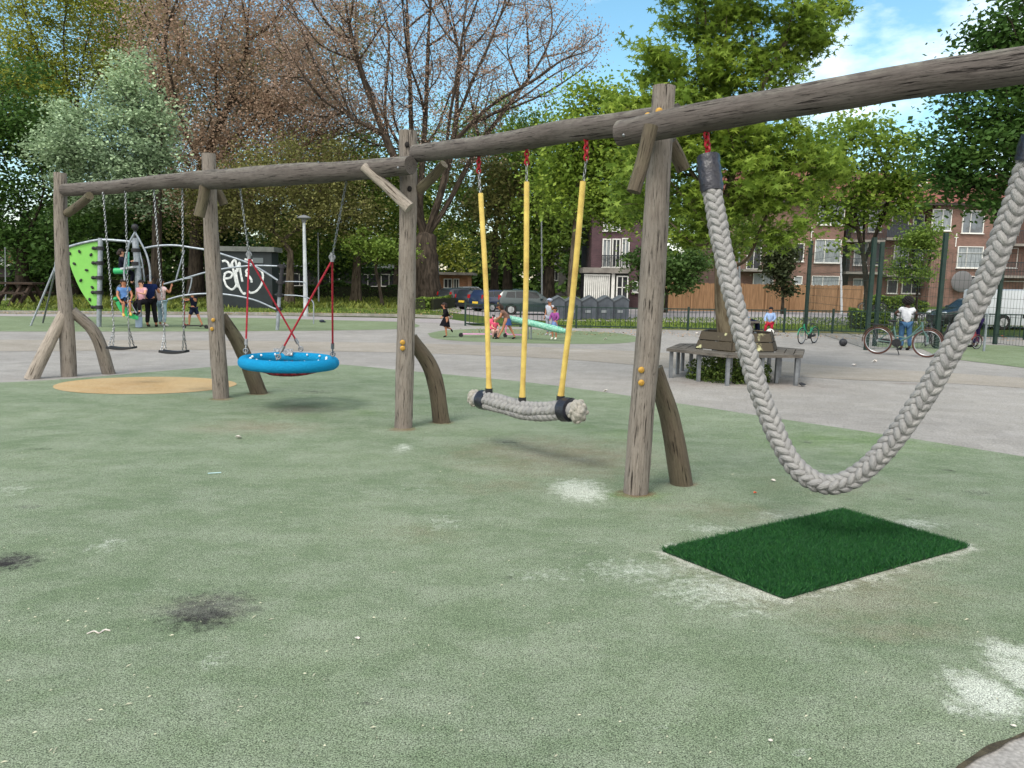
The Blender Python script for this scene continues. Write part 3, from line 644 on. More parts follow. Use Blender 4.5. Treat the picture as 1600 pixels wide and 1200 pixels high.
# ------------------------------------------------------------------ trees
def bark_mat(name, c1, c2, sc=9):
    return mat(name, c1, c2, sc, .95, bump=.9, bscale=22, stretch=(1, 1, .22), pos=(.4, .6), spec=.1)
bark = bark_mat('bark_grey', c(92, 84, 72), c(58, 52, 44)); barkd = bark_mat('bark_dark', c(62, 56, 48), c(38, 34, 30)); barkp = bark_mat('bark_plane', c(100, 92, 76), c(66, 58, 46), 16)
LEAF = {
 'quad': [(-.5, 0), (0, -.32), (.5, 0), (0, .32)],
 'maple': [(0, -.45), (.07, -.15), (.40, -.26), (.15, .0), (.54, .22), (.12, .15), (0, .62), (-.12, .15), (-.54, .22), (-.15, .0), (-.40, -.26), (-.07, -.15)],
}
def leaves(P, size, seed, mt, name, parent, shape='quad', up=.5, drop=0):
    r = np.random.default_rng(seed); k = len(P); S_ = np.array(LEAF[shape]); n = len(S_)
    # leaf normal leans upward, tangent random
    nrm = r.normal(0, 1, (k, 3)); nrm[:, 2] = np.abs(nrm[:, 2])+up; nrm /= np.linalg.norm(nrm, axis=1)[:, None]
    t = r.normal(0, 1, (k, 3)); t -= nrm*(t*nrm).sum(1)[:, None]; t /= np.linalg.norm(t, axis=1)[:, None]; b_ = np.cross(nrm, t)
    sz = size*r.uniform(.55, 1.25, k)
    V = P[:, None, :] + (t[:, None, :]*S_[None, :, 0:1]+b_[:, None, :]*S_[None, :, 1:2])*sz[:, None, None]
    if shape == 'maple': V[:, :, 2] -= (np.abs(S_[:, 0])[None, :]*.25*sz[:, None])
    return V.reshape(-1, 3), n
def tree(name, label, px, py, D, crown, nclump, nleaf, lsize, lmat, bmat=bark, tr=.25, group=None, seed=0, spread=.62, trunk=None, shape='quad', depth=.8, fork=.45, limbs=(), twig=.012, flat=.6, up=.5, z0=-.03, hang=0, lean=None, twigleaf=False, category='tree', sub=2):
    """crown: ellipses (px, py, rx, ry[, weight]) of the picture turned into ellipsoids standing at depth D"""
    r = np.random.default_rng(seed+100); base = at(px, py, D); base.z = z0; mp_ = mpp(D)
    root = thing(name, label, category, base, group=group, world=True)
    # attractors
    wts = np.array([(e[4] if len(e) > 4 else 1)*e[2]*e[3] for e in crown], float); wts /= wts.sum(); A = []
    for e, w_ in zip(crown, wts):
        n_ = max(3, int(nclump*w_)); cen = at(e[0], e[1], D + (e[5] if len(e) > 5 else 0)); rx = e[2]*mp_; rz = e[3]*mp_; ry = rx*depth
        d = r.normal(0, 1, (n_, 3)); d /= np.linalg.norm(d, axis=1)[:, None]; q = r.random(n_)**(1/2.2); q = .25+.75*q
        A.append(np.array(cen)+d*q[:, None]*np.array([rx, ry, rz]))
    A = np.concatenate(A); A = A[A[:, 2] > .3]
    # skeleton: trunk and hand placed limbs first
    nodes = []; par = []; 
    def addn(p, pr): nodes.append(np.array(p, float)); par.append(pr); return len(nodes)-1
    tp = trunk or [(px, py), (px+2, py-(py-crown[0][1])*fork)]
    tp3 = [at(x, y, D) for x, y in tp]; tp3[0].z = z0
    prev = -1
    for q in (spline(tp3, 5) if len(tp3) > 2 else [tp3[0].lerp(tp3[1], k/6) for k in range(7)]): prev = addn(q, prev)
    ntr = len(nodes); low = ntr//2
    for lm in limbs:
        pts = [at(x, y, D+dy) for x, y, dy in lm]; T0 = np.array(pts[0]); j = int(np.argmin([np.linalg.norm(q-T0) for q in nodes])); pv = j
        for q in spline([Vector(nodes[j])]+pts[1:], 5)[1:]: pv = addn(q, pv)
    start = min(low, len(nodes)-1) if not limbs else ntr-1
    c0 = nodes[ntr-1]; order = np.argsort(np.linalg.norm(A-c0, axis=1))
    tips = []; PL = [0.0]
    for i_ in range(1, len(nodes)): PL.append(PL[par[i_]]+float(np.linalg.norm(nodes[i_]-nodes[par[i_]])))
    jit = .05 if D < 40 else .03
    for ai in order:
        a = A[ai]; NN = np.array(nodes[start:]); dv = NN-a; dist = np.linalg.norm(dv, axis=1); cost = dist+np.maximum(0, NN[:, 2]-a[2])*.8+.3*np.array(PL[start:])
        j = int(np.argmin(cost))+start; s_ = nodes[j]; L_ = np.linalg.norm(a-s_); k = max(1, min(5, int(L_/(.5 if D < 20 else 1.2)))); pv = j
        side = r.normal(0, 1, 3)*L_*jit*2
        for q in range(1, k+1):
            t = q/k; p = s_+(a-s_)*t + side*math.sin(t*math.pi) + np.array([0, 0, .14*L_*math.sin(t*math.pi)]); PL.append(PL[pv]+L_/k); pv = addn(p, pv)
        tips.append(pv)
    n = len(nodes); cnt = np.zeros(n)
    for t_ in tips: cnt[t_] += 1
    for i in range(n-1, 0, -1):
        if par[i] >= 0: cnt[par[i]] += cnt[i]
    R = twig*np.power(np.maximum(cnt, 1), .46); R = np.minimum(R, tr*.62)
    for i in range(ntr): R[i] = max(R[i], tr*(1-.4*i/ntr)); 
    R[0] = tr*1.28; R[1] = tr*1.06
    # write branches as chains, softened so that boughs sweep instead of kinking
    ch = [[] for _ in range(n)]
    for i in range(1, n):
        if par[i] >= 0: ch[par[i]].append(i)
    NA = np.array(nodes); mc = np.array([max(ch[i], key=lambda k: R[k]) if ch[i] else -1 for i in range(n)]); pa = np.array(par); ok = (mc >= 0) & (pa >= 0) & (np.arange(n) >= ntr)
    for _ in range(5): NA[ok] = NA[ok]*.4+.3*NA[pa[ok]]+.3*NA[mc[ok]]
    nodes = list(NA)
    b = MB(); tb = MB()
    stack = [(0, None)]
    while stack:
        i, pr = stack.pop(); path = [] if pr is None else [pr]; cur = i
        while True:
            path.append(cur); cs = sorted(ch[cur], key=lambda k: -R[k])
            if not cs: break
            for o_ in cs[1:]: stack.append((o_, cur))
            cur = cs[0]
        rr = [R[q] for q in path]
        if pr is not None: rr[0] = min(R[pr], rr[1]*1.25)
        rr[-1] *= .5
        if len(path) > 1:
            big = rr[0]*1200/D
            tgt = tb if pr is None and i == 0 else b
            tgt.tube([nodes[q] for q in path], rr, 12 if big > 12 else (6 if big > 4 else (4 if big > 1.4 else 3)), False, .12 if big > 6 else 0, seed)
    tk = build(tb, 'trunk', bmat, root)
    if len(b.v): build(b, 'branches', bmat, root)
    # leaves in clumps round the tips and along the twigs
    TP = np.array([nodes[t_] for t_ in tips]); cw = r.gamma(2.2, 1, len(TP)); cw /= cw.sum()
    idx = r.choice(len(TP), nleaf, p=cw); P = TP[idx].copy()
    if twigleaf:
        pi = np.array([par[t_] for t_ in tips])[idx]; P2 = np.array(nodes)[np.maximum(pi, 0)]; f = r.random(nleaf)[:, None]**.7; P = P2+(P-P2)*f
    sg = spread*(.6+.8*r.random(len(TP)))[idx]
    P += r.normal(0, 1, (nleaf, 3))*sg[:, None]*np.array([1, 1, flat])*.55
    if hang: P[:, 2] -= np.abs(r.normal(0, hang, nleaf))
    ctint = np.clip(r.normal(.5, .2, len(TP)), 0, 1)[idx]; tint = np.clip(ctint*.6+r.random(nleaf)*.4, 0, 1)
    V, nn = leaves(P, lsize, seed, lmat, 'crown', root, shape, up)
    o = fast_mesh('crown', V, nn, lmat, tint, parent=root, off=OFF(root)); o['_o'] = tuple(OFF(root))
    return root
lf_yel = leafmat('leaf_yellowgreen', c(138, 146, 62)); lf_mid = leafmat('leaf_midgreen', c(104, 128, 54)); lf_dark = leafmat('leaf_darkgreen', c(72, 98, 46))
lf_deep = leafmat('leaf_deepgreen', c(68, 98, 44)); lf_silver = leafmat('leaf_silver', c(150, 172, 138), .25, .6); lf_pink = leafmat('leaf_pinkbrown', c(166, 144, 124), .4, .5)
lf_plane = leafmat('leaf_plane', c(122, 146, 58), .45, .55); lf_brown = leafmat('leaf_olive', c(112, 114, 66), .35, .5); lf_ivy = leafmat('leaf_ivy', c(56, 66, 38), .15, .5)

GR = 'trees of the wood behind the playground'
D1 = 46
tree('tree', 'dark green tree filling the left edge with its thin brown trunk by the picnic table', 34, 474, 46, [(20, 260, 110, 90), (60, 350, 80, 60), (-30, 340, 90, 80), (10, 170, 100, 80), (90, 400, 50, 40)], 140, 26000, .27, lf_deep, barkd, .42, GR, 1, 1.4)
tree('tree', 'tall yellow green tree with dark forked trunk rising at the top left corner', 118, 472, 56, [(95, 50, 120, 80), (40, 150, 80, 70), (180, 20, 90, 60), (30, 90, 90, 60), (130, 150, 80, 70), (100, -80, 140, 100)], 280, 44000, .22, lf_yel, barkd, .5, GR, 2, 1.4, fork=.75,
     limbs=[((118, 200, 0), (105, 120, 0), (96, 40, 0), (90, -60, 0)), ((118, 190, 0), (128, 100, 1), (145, 20, 1), (150, -80, 0)), ((118, 210, 0), (80, 130, -1), (50, 60, 0), (40, -40, 0)), ((120, 200, 0), (150, 120, 0), (190, 40, 0), (220, -50, 0))])
tree('whitebeam_tree', 'silvery green tree with white blossom glow behind the leftmost swing post', 244, 474, 41, [(197, 125, 44, 42), (205, 180, 62, 50), (120, 205, 66, 36), (175, 235, 90, 46), (90, 225, 44, 36), (235, 220, 38, 56), (150, 290, 60, 36), (215, 290, 50, 40)], 190, 34000, .2, lf_silver, barkd, .3, GR, 3, .8, fork=.55, up=.9)
tree('tree', 'pinkish brown sparse leaved tree between the silvery tree and the big bare tree', 306, 474, 50, [(330, 170, 120, 100), (430, 230, 120, 90), (300, 70, 110, 80), (500, 280, 80, 60), (420, 110, 120, 80), (280, 270, 70, 50), (360, -20, 160, 70), (400, 300, 120, 50), (550, 230, 80, 80, .8), (500, 170, 110, 70)], 700, 115000, .165, lf_pink, barkd, .5, GR, 4, 2.0, fork=.6, twigleaf=True, twig=.02)
tree('tree', 'olive brown tree above the utility cabin with leaves down to its roof', 452, 470, 44, [(380, 300, 80, 50), (450, 330, 90, 50), (530, 320, 70, 60), (470, 270, 110, 50), (330, 330, 60, 40)], 190, 26000, .17, lf_brown, bark, .27, GR, 5, 1.2)
tree('tree', 'green tree with thick short trunk standing right of the white lamp post', 556, 466, 50, [(560, 330, 80, 60), (600, 370, 60, 40), (500, 370, 60, 40), (560, 260, 70, 60)], 160, 22000, .21, lf_mid, bark, .38, GR, 6, 1.2)
tree('young_tree', 'slender leaning young tree on the lawn left of the big bare trunk', 598, 474, 43, [(596, 390, 38, 24), (570, 375, 30, 20), (625, 392, 26, 22)], 45, 3800, .2, lf_mid, barkd, .1, GR, 7, .5, trunk=[(598, 474), (592, 445), (587, 418), (592, 400)])
# the big one: leaders placed from the photograph
LB = [((665, 370, 0), (655, 330, 0), (664, 200, 0), (668, 100, 0), (672, -40, 0)), ((664, 372, 0), (640, 300, -1), (600, 210, -1), (570, 130, -1), (545, 40, -2), (530, -60, -2)), ((663, 368, 0), (648, 280, 1), (642, 190, 1), (640, 90, 2), (632, -30, 2)),
      ((668, 372, 0), (690, 300, -1), (712, 205, -1), (735, 130, -2), (770, 60, -2), (790, -30, -2)), ((668, 372, 0), (700, 320, 1), (740, 240, 1), (790, 170, 2), (850, 90, 2), (890, 0, 3), (905, -60, 3)), ((668, 374, 0), (655, 310, 2), (612, 240, 3), (600, 160, 4), (610, 70, 4), (600, -40, 4)),
      ((690, 280, 0), (700, 200, -2), (712, 130, -3), (725, 40, -3), (735, -50, -3)), ((720, 220, 0), (770, 160, -1), (830, 130, -2), (880, 90, -2), (930, 60, -2)), ((600, 210, 0), (560, 190, -1), (520, 170, -1), (480, 130, -2)), ((676, 396, 0), (700, 368, 0), (722, 310, 1), (760, 262, 1), (800, 235, 1))]
tree('big_bare_tree', 'huge spreading tree with sparse pink buds and bare branches against the blue sky', 668, 477, 45, [(660, 40, 200, 80), (560, 120, 120, 110), (780, 90, 130, 90), (680, 140, 120, 90), (880, 60, 70, 60), (480, 80, 90, 90), (640, -60, 260, 80), (700, 230, 90, 50, .5)], 1900, 60000, .12, leafmat('bud_pink', c(164, 142, 126), .3, .35), bark_mat('bark_big', c(74, 66, 58), c(46, 41, 36)), .98, GR, 8, .7, trunk=[(668, 478), (665, 440), (664, 400), (665, 372)], limbs=LB, twig=.0125, twigleaf=True, fork=.2)
tree('tree', 'mid green tree seen through the lower branches of the big bare tree', 772, 471, 58, [(730, 220, 80, 60), (810, 205, 80, 56), (800, 260, 80, 80), (700, 320, 60, 60), (760, 340, 80, 60), (640, 270, 50, 60)], 190, 26000, .23, lf_mid, barkd, .36, GR, 9, 1.4)
tree('tree', 'olive yellow tree with a dark trunk above the parked cars', 792, 473, 52, [(800, 330, 60, 60), (760, 290, 60, 40), (840, 290, 50, 70), (790, 390, 40, 25)], 110, 10000, .27, lf_brown, barkd, .42, GR, 10, 1.2)
tree('tree', 'bright green tree standing right of the yellow hoses with a slim leaning trunk', 892, 494, 33, [(905, 225, 55, 45), (945, 175, 50, 44), (985, 235, 44, 44), (915, 165, 36, 30, .7), (890, 290, 60, 50), (950, 245, 55, 40), (965, 300, 46, 40), (968, 335, 34, 24)], 260, 24000, .2, lf_plane, bark, .19, GR, 11, .9, trunk=[(892, 494), (893, 430), (900, 350), (905, 260)])
tree('tree', 'dense green tree behind the teal car with a thick dark trunk', 856, 473, 50, [(850, 350, 50, 60), (890, 320, 60, 60), (820, 400, 36, 30), (860, 240, 60, 60)], 110, 12000, .27, lf_mid, barkd, .5, GR, 12, 1.2)
tree('tree', 'round topped green tree filling the gap behind the lamp post', 500, 462, 62, [(500, 390, 60, 36), (440, 380, 50, 34), (560, 400, 50, 30)], 90, 9000, .33, lf_dark, barkd, .3, GR, 13, 1.4)
tree('tree', 'deep green tree behind the climbing frame and its children', 290, 470, 54, [(290, 370, 80, 44), (200, 360, 70, 44), (240, 320, 80, 40), (350, 350, 50, 40)], 150, 15000, .33, lf_dark, barkd, .42, GR, 14, 1.5)
tree('tree', 'dark tree with leaning trunk directly behind the lime green climbing panel', 150, 468, 56, [(120, 380, 70, 40), (60, 400, 50, 30), (160, 340, 70, 40)], 110, 11000, .35, lf_dark, barkd, .45, GR, 15, 1.5)
tree('tree', 'tall green tree top behind the pinkish tree', 230, 466, 66, [(240, 120, 90, 90), (180, 60, 80, 60), (290, 200, 90, 70), (60, 180, 60, 80), (420, 130, 120, 90), (520, 60, 70, 60, .6)], 300, 42000, .27, lf_brown, barkd, .5, GR, 16, 1.9)
tree('tree', 'pale olive tree far behind the big trunk beneath its lowest limb', 620, 466, 70, [(610, 300, 60, 50), (560, 260, 50, 40), (640, 350, 50, 50), (700, 390, 40, 40)], 110, 9000, .38, lf_yel, barkd, .4, GR, 17, 1.7)
# plane tree growing out of the bench
BT = G(1137, 590)
tree('plane_tree', 'bright leafy green tree growing through the middle of the wooden tree bench', 1137, 590, BT.y, [(1085, 90, 90, 80, .75), (1200, 60, 100, 80, .75), (1040, 200, 90, 60), (1130, 180, 110, 70), (1130, 280, 110, 66), (1235, 255, 85, 62), (1010, 290, 64, 46, .8), (1170, 345, 90, 42), (1270, 40, 56, 60, .8), (1000, 160, 44, 40, .6), (1140, -60, 150, 80, .45), (1085, 355, 60, 36)], 460, 27000, .15, lf_plane, barkp, .16, None, 20, .27,
     trunk=[(1137, 592), (1133, 520), (1128, 440), (1126, 340)], shape='maple', twig=.0058, limbs=[((1128, 430, 0), (1165, 410, -.2), (1180, 385, -.3)), ((1127, 390, 0), (1085, 385, -.2), (1045, 340, -.3)), ((1126, 345, 0), (1110, 230, .2), (1090, 100, .2), (1085, -20, .2)), ((1126, 345, 0), (1150, 250, -.2), (1190, 140, -.3), (1230, 30, -.3)), ((1127, 360, 0), (1175, 330, .2), (1240, 285, .3), (1290, 262, .3)), ((1126, 345, 0), (1075, 260, 0), (1030, 200, 0))], up=.8, depth=.85)
tree('tree', 'small multi stemmed tree behind the sports cage in front of the brick flats', 1352, 505, 30, [(1330, 220, 66, 38), (1400, 250, 50, 44), (1290, 300, 44, 50), (1370, 300, 60, 50), (1425, 300, 30, 36), (1320, 370, 30, 26, .6)], 190, 9500, .19, lf_plane, barkd, .13, None, 21, .62, trunk=[(1358, 508), (1354, 450), (1349, 400)], limbs=[((1349, 400, 0), (1335, 330, 0), (1322, 260, 0), (1310, 210, 0)), ((1352, 410, 0), (1375, 350, 0), (1395, 290, 0), (1402, 230, 0)), ((1350, 405, 0), (1350, 320, .5), (1360, 240, .5))], twig=.011)
tree('tree', 'small light green tree with drooping leaves between two cage posts', 1432, 486, 36, [(1432, 395, 36, 28), (1420, 425, 36, 18), (1445, 365, 22, 18)], 55, 4200, .17, lf_mid, barkd, .08, None, 22, .5)
tree('tree', 'heavy dark green tree overhanging from the right edge of the photo', 1760, 560, 24, [(1560, 235, 100, 66), (1600, 140, 120, 80), (1500, 270, 66, 52), (1560, 300, 80, 30), (1640, 30, 110, 70), (1600, 60, 70, 50), (1480, 225, 44, 36, .8), (1700, 200, 120, 120)], 330, 27000, .2, lf_deep, barkd, .3, None, 23, .72, up=.9, twig=.012)
tree('bush', 'dark conical evergreen bush leaning over the wooden fence', 1222, 492, 42, [(1218, 410, 26, 40), (1222, 445, 18, 24), (1214, 385, 22, 24)], 60, 5200, .2, lf_ivy, barkd, .1, None, 24, .5, category='bush')
tree('bush', 'loose green bush in front of the purple brick house', 1040, 490, 41, [(1004, 412, 30, 22), (1030, 415, 26, 26), (1012, 440, 24, 18), (1080, 415, 30, 22), (1060, 440, 36, 16)], 70, 6000, .22, lf_dark, barkd, .1, None, 25, .5, category='bush')
tree('tree', 'green tree standing behind the wooden fence left of the conical bush', 1080, 490, 50, [(1060, 340, 60, 50), (1000, 330, 50, 50), (1110, 390, 40, 30), (1150, 380, 30, 40)], 90, 9000, .25, lf_mid, barkd, .2, None, 26, .9)
# flowering pink speckles among the hedge
def hedge(name, label, pts, h, wdt, n, lsz, mt, seed, cat='hedge'):
    """pts: ground polyline in the picture"""
    P3 = [G(x, y) for x, y in pts]; r = np.random.default_rng(seed); Ls = [(b_-a).length for a, b_ in zip(P3, P3[1:])]; i = r.choice(len(Ls), n, p=np.array(Ls)/sum(Ls)); f = r.random(n)
    A_ = np.array([tuple(p) for p in P3]); P = A_[i]+(A_[i+1]-A_[i])*f[:, None]
    hh = h*(.85+.18*np.sin(P[:, 0]*1.3+seed)+.1*np.sin(P[:, 0]*3.7)); u = r.random(n); th = r.uniform(0, 2*math.pi, n)
    P[:, 1] += np.cos(th)*wdt*(.4+.6*r.random(n))*.5; P[:, 2] = hh*u**.6
    mid = (P3[0]+P3[-1])/2; root = thing(name, label, cat, mid, world=True)
    V, nn = leaves(P, lsz, seed, mt, 'foliage', root); o = fast_mesh('foliage', V, nn, mt, r.random(n), parent=root, off=OFF(root))
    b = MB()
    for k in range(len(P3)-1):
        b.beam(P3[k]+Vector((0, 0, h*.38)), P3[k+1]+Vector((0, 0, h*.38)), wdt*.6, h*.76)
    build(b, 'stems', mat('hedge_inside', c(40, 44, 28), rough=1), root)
hedge('hedge', 'long dark trimmed hedge across the lawn behind the lamp post', [(430, 466), (520, 466), (645, 465)], 1.15, .9, 9000, .24, lf_dark, 31)
hedge('hedge', 'dark hedge behind the climbing frame', [(150, 464), (260, 465), (345, 465)], 1.5, 1.2, 9000, .26, lf_dark, 32)
hedge('hedge', 'low clipped hedge in front of the far left houses', [(-80, 464), (0, 464), (90, 465)], 1.6, 1.2, 7000, .26, lf_deep, 33)
hedge('hedge', 'green hedge under the balconies behind the cage posts', [(1325, 486), (1370, 487), (1445, 489)], 1.0, 1.0, 9000, .17, lf_mid, 34)
hedge('hedge', 'clump of ground shrubs along the foot of the wooden fence', [(1150, 484), (1250, 486), (1320, 487)], .35, .6, 5000, .14, leafmat('leaf_groundshrub', c(120, 138, 50)), 35)
hedge('bush', 'grassy tuft of shrubs at the foot of the cage corner post', [(1328, 512), (1350, 513), (1385, 514)], .75, .6, 5200, .13, lf_mid, 36, cat='bush')
hedge('bush', 'tuft of weeds growing at the base of the big bare trunk', [(640, 482), (670, 484), (705, 480)], .7, .8, 4200, .16, lf_mid, 37, cat='bush')
# far wood as one mass
r = np.random.default_rng(77); n = 62000
px = r.uniform(-140, 1260, n); top = 300+40*np.sin(px/70)+25*np.sin(px/23+1); py = top+(455-top)*r.random(n)**.8; Dd = r.uniform(80, 92, n)
keep = (MNv := np.array([MN.noise(Vector((a/38, b_/26, 3.3))) for a, b_ in zip(px, py)])) > np.where(py > 375, -.42, -.16)
px, py, Dd = px[keep], py[keep], Dd[keep]
P = np.array([tuple(at(a, b_, d_)) for a, b_, d_ in zip(px, py, Dd)])
V, nn = leaves(P, .75, 5, lf_dark, 'woodland', None)
o = fast_mesh('woodland', V, nn, lf_dark, r.random(len(P)), 'dark green woodland far behind the park closing the view', off=(0, 85, 0)); o.location = (0, 85, 0); o['kind'] = 'stuff'; o['category'] = 'woodland'
# ------------------------------------------------------------------ buildings
def brickm(name, c1, c2, mortar, sc=1):
    M = bpy.data.materials.new(name); M.use_nodes = True; nt = M.node_tree; N = nt.nodes; L = nt.links; b = N['Principled BSDF']; b.inputs['Roughness'].default_value = .9
    tc = N.new('ShaderNodeTexCoord'); mp = N.new('ShaderNodeMapping'); mp.inputs['Rotation'].default_value = (rad(90), 0, 0); L.new(tc.outputs['Object'], mp.inputs[0])
    br = N.new('ShaderNodeTexBrick'); L.new(mp.outputs[0], br.inputs[0]); br.inputs['Scale'].default_value = sc; br.inputs['Brick Width'].default_value = .22; br.inputs['Row Height'].default_value = .07; br.inputs['Mortar Size'].default_value = .008
    br.inputs['Color1'].default_value = c1; br.inputs['Color2'].default_value = c2; br.inputs['Mortar'].default_value = mortar
    nz = N.new('ShaderNodeTexNoise'); nz.inputs['Scale'].default_value = .9; nz.inputs['Detail'].default_value = 8; L.new(tc.outputs['Object'], nz.inputs[0])
    hs = N.new('ShaderNodeHueSaturation'); mr = N.new('ShaderNodeMapRange'); mr.inputs[1].default_value = .3; mr.inputs[2].default_value = .7; mr.inputs[3].default_value = .7; mr.inputs[4].default_value = 1.25; L.new(nz.outputs[0], mr.inputs[0]); L.new(mr.outputs[0], hs.inputs['Value']); L.new(br.outputs[0], hs.inputs['Color']); L.new(hs.outputs[0], b.inputs['Base Color']); return M
brick_red = brickm('brick_red', c(122, 90, 79), c(104, 76, 67), c(110, 100, 92)); brick_pur = brickm('brick_purple', c(86, 62, 68), c(72, 52, 58), c(66, 56, 58))
brick_or = brickm('brick_orange', c(168, 118, 86), c(150, 100, 72), c(130, 110, 92))
tiles = mat('roof_tiles', c(124, 76, 66), c(92, 58, 52), 3, .85, bump=.8, bscale=14, stretch=(1, .4, 1), coord='obj')
whitep = mat('white_paint', c(214, 214, 210), c(196, 196, 192), 4, .55, coord='obj'); glass = mat('window_glass', c(44, 52, 58), c(92, 104, 112), 1.2, .08, coord='obj', spec=.8)
curt = mat('net_curtain', c(150, 156, 158), c(96, 104, 110), 9, .6, coord='obj', stretch=(3, 1, .2)); darkg = mat('dark_interior', c(32, 34, 38), c(52, 54, 58), 3, .35, coord='obj')
railm = mat('balcony_rail', c(58, 62, 68), rough=.5, metal=.3); concr = mat('balcony_concrete', c(132, 128, 122), c(104, 100, 96), 2, .9, coord='obj'); gutter = mat('dark_gutter', c(48, 42, 40))
def window(parent, px0, py0, px1, py1, Y, mull=(), gl=None, bar=.06, trans=None):
    a = at(px0, py1, Y); b_ = at(px1, py0, Y); w_ = b_.x-a.x; h_ = b_.z-a.z; cx, cz = (a.x+b_.x)/2, (a.z+b_.z)/2
    b = MB(); fr_ = bar
    for x in (a.x, b_.x): b.box((x, Y-.03, cz), (fr_, .14, h_+fr_))
    for z in (a.z, b_.z): b.box((cx, Y-.03, z), (w_-fr_, .14, fr_))
    b.box((cx, Y-.08, a.z-fr_*.8), (w_+.16, .2, .06))
    for m_ in mull: b.box((a.x+w_*m_, Y-.02, cz), (fr_*.8, .1, h_-fr_))
    if trans: b.box((cx, Y-.025, a.z+h_*trans), (w_-fr_, .09, fr_*.7))
    o = build(b, 'window', whitep, parent, smooth=False)
    g = MB(); g.box((cx, Y+.0, cz), (w_-fr_*.6, .05, h_-fr_*.6)); build(g, 'pane', gl or glass, o, smooth=False)
    return o
YB = 65
fl = thing('apartment_block', 'red brick flats with white window frames and a reddish tiled roof behind the cage', 'building', (at(1420, 470, YB).x, YB+5, -.03), world=True)
def fbox(px0, py0, px1, py1, Y0, dep, mtl, name, par, z0=None):
    a = at(px0, py1, Y0); b_ = at(px1, py0, Y0); lo = a.z if z0 is None else z0; b = MB(); b.box(((a.x+b_.x)/2, Y0+dep/2, (lo+b_.z)/2), (b_.x-a.x, dep, b_.z-lo)); return build(b, name, mtl, par, smooth=False)
fbox(1120, 318, 1322, 480, YB, 9, brick_red, 'wall', fl, -.03); fbox(1448, 321, 1555, 480, YB, 9, brick_red, 'wall', fl, -.03); fbox(1322, 320, 1448, 480, YB+1.4, 7.6, brick_red, 'wall', fl, -.03); fbox(1555, 322, 1800, 480, YB+1.3, 7.6, brick_red, 'wall', fl, -.03)
zr = at(1400, 318, YB).z; x0 = at(1112, 300, YB).x; x1 = at(1810, 300, YB).x
b = MB(); b.prism([(x0, YB-.45, zr), (x0, YB+4.5, zr+3.1), (x0, YB+9.4, zr)], (x1-x0, 0, 0)); rf = build(b, 'roof', tiles, fl, smooth=False)
b = MB(); b.box(((x0+x1)/2, YB-.5, zr-.03), (x1-x0, .22, .2)); build(b, 'gutter', gutter, rf, smooth=False)
for px_, w_ in ((1442, .55), (1340, .5), (1560, .6)):
    p = at(px_, 285, YB+2.4); b = MB(); b.box((p.x, YB+2.4, p.z-.1), (w_, .5, 1.0)); b.box((p.x, YB+2.4, p.z+.44), (w_+.12, .62, .1)); build(b, 'chimney', whitep if px_ == 1442 else brick_red, rf, smooth=False)
for q in [(1277, 317, 1320, 351, (.5,), None, .35), (1502, 330, 1538, 364, (.38,), None, None), (1455, 328, 1487, 360, (.55,), curt, None), (1241, 381, 1256, 408, (), darkg, None), (1272, 375, 1314, 410, (.38,), curt, None), (1494, 386, 1536, 418, (.36,), curt, .7),
          (1240, 432, 1253, 444, (), curt, None), (1268, 432, 1311, 446, (.4,), curt, None), (1166, 372, 1190, 420, (.5,), darkg, None), (1196, 372, 1212, 412, (), curt, None), (1176, 428, 1208, 450, (.5,), curt, None), (1497, 432, 1535, 450, (.5,), darkg, None)]:
    window(fl, q[0], q[1], q[2], q[3], YB, q[4], q[5], trans=q[6])
for q in [(1334, 330, 1352, 362, (), curt), (1356, 328, 1378, 362, (.5,), glass), (1392, 330, 1420, 366, (.5,), darkg), (1425, 336, 1444, 366, (), glass), (1333, 380, 1356, 414, (.5,), curt), (1360, 380, 1378, 414, (), darkg), (1395, 384, 1420, 416, (.5,), glass), (1424, 386, 1442, 416, (), curt), (1332, 436, 1358, 458, (.5,), curt), (1385, 438, 1402, 458, (), darkg), (1408, 438, 1440, 458, (.5,), darkg),
          (1560, 334, 1592, 366, (.5,), glass), (1560, 388, 1590, 418, (.5,), darkg), (1560, 440, 1600, 462, (.5,), darkg), (1610, 334, 1650, 366, (.5,), glass), (1610, 388, 1650, 418, (.5,), curt)]:
    window(fl, q[0], q[1], q[2], q[3], YB+1.38, q[4], q[5])
def balcony(px0, px1, pyt, pyb, name='balcony', Y0=YB-.1, dep=1.45, panel=False):
    a = at(px0, pyb, Y0); b_ = at(px1, pyt, Y0); w_ = b_.x-a.x; b = MB(); b.box(((a.x+b_.x)/2, Y0+dep/2, a.z-.1), (w_, dep, .2)); o = build(b, name, concr, fl, smooth=False)
    b = MB(); n = int(w_/.13)
    for k in range(n+1): b.box((a.x+w_*k/n, Y0+.04, (a.z+b_.z)/2), (.025, .025, b_.z-a.z))
    b.box(((a.x+b_.x)/2, Y0+.04, b_.z), (w_, .06, .05))
    if panel: b.box(((a.x+b_.x)/2, Y0+.09, (a.z+b_.z)/2), (w_, .03, (b_.z-a.z)*.9))
    build(b, 'railing', railm, o, smooth=False)
balcony(1322, 1385, 358, 374, panel=False); balcony(1386, 1447, 352, 371, panel=True); balcony(1322, 1385, 405, 424); balcony(1386, 1447, 407, 428); balcony(1556, 1700, 362, 380); balcony(1556, 1700, 412, 430); balcony(1160, 1214, 402, 420, Y0=YB-1.4, dep=1.35)
for x_, y0_, y1_ in ((1268, 355, 376), (1494, 366, 384)):
    b = MB(); p = at(x_, (y0_+y1_)/2, YB-.04); b.box(p, (.06, .05, 1.1)); b.box(p+Vector((0, -.003, .2)), (.3, .05, .05)); build(b, 'wall_anchor', whitep, fl, smooth=False)
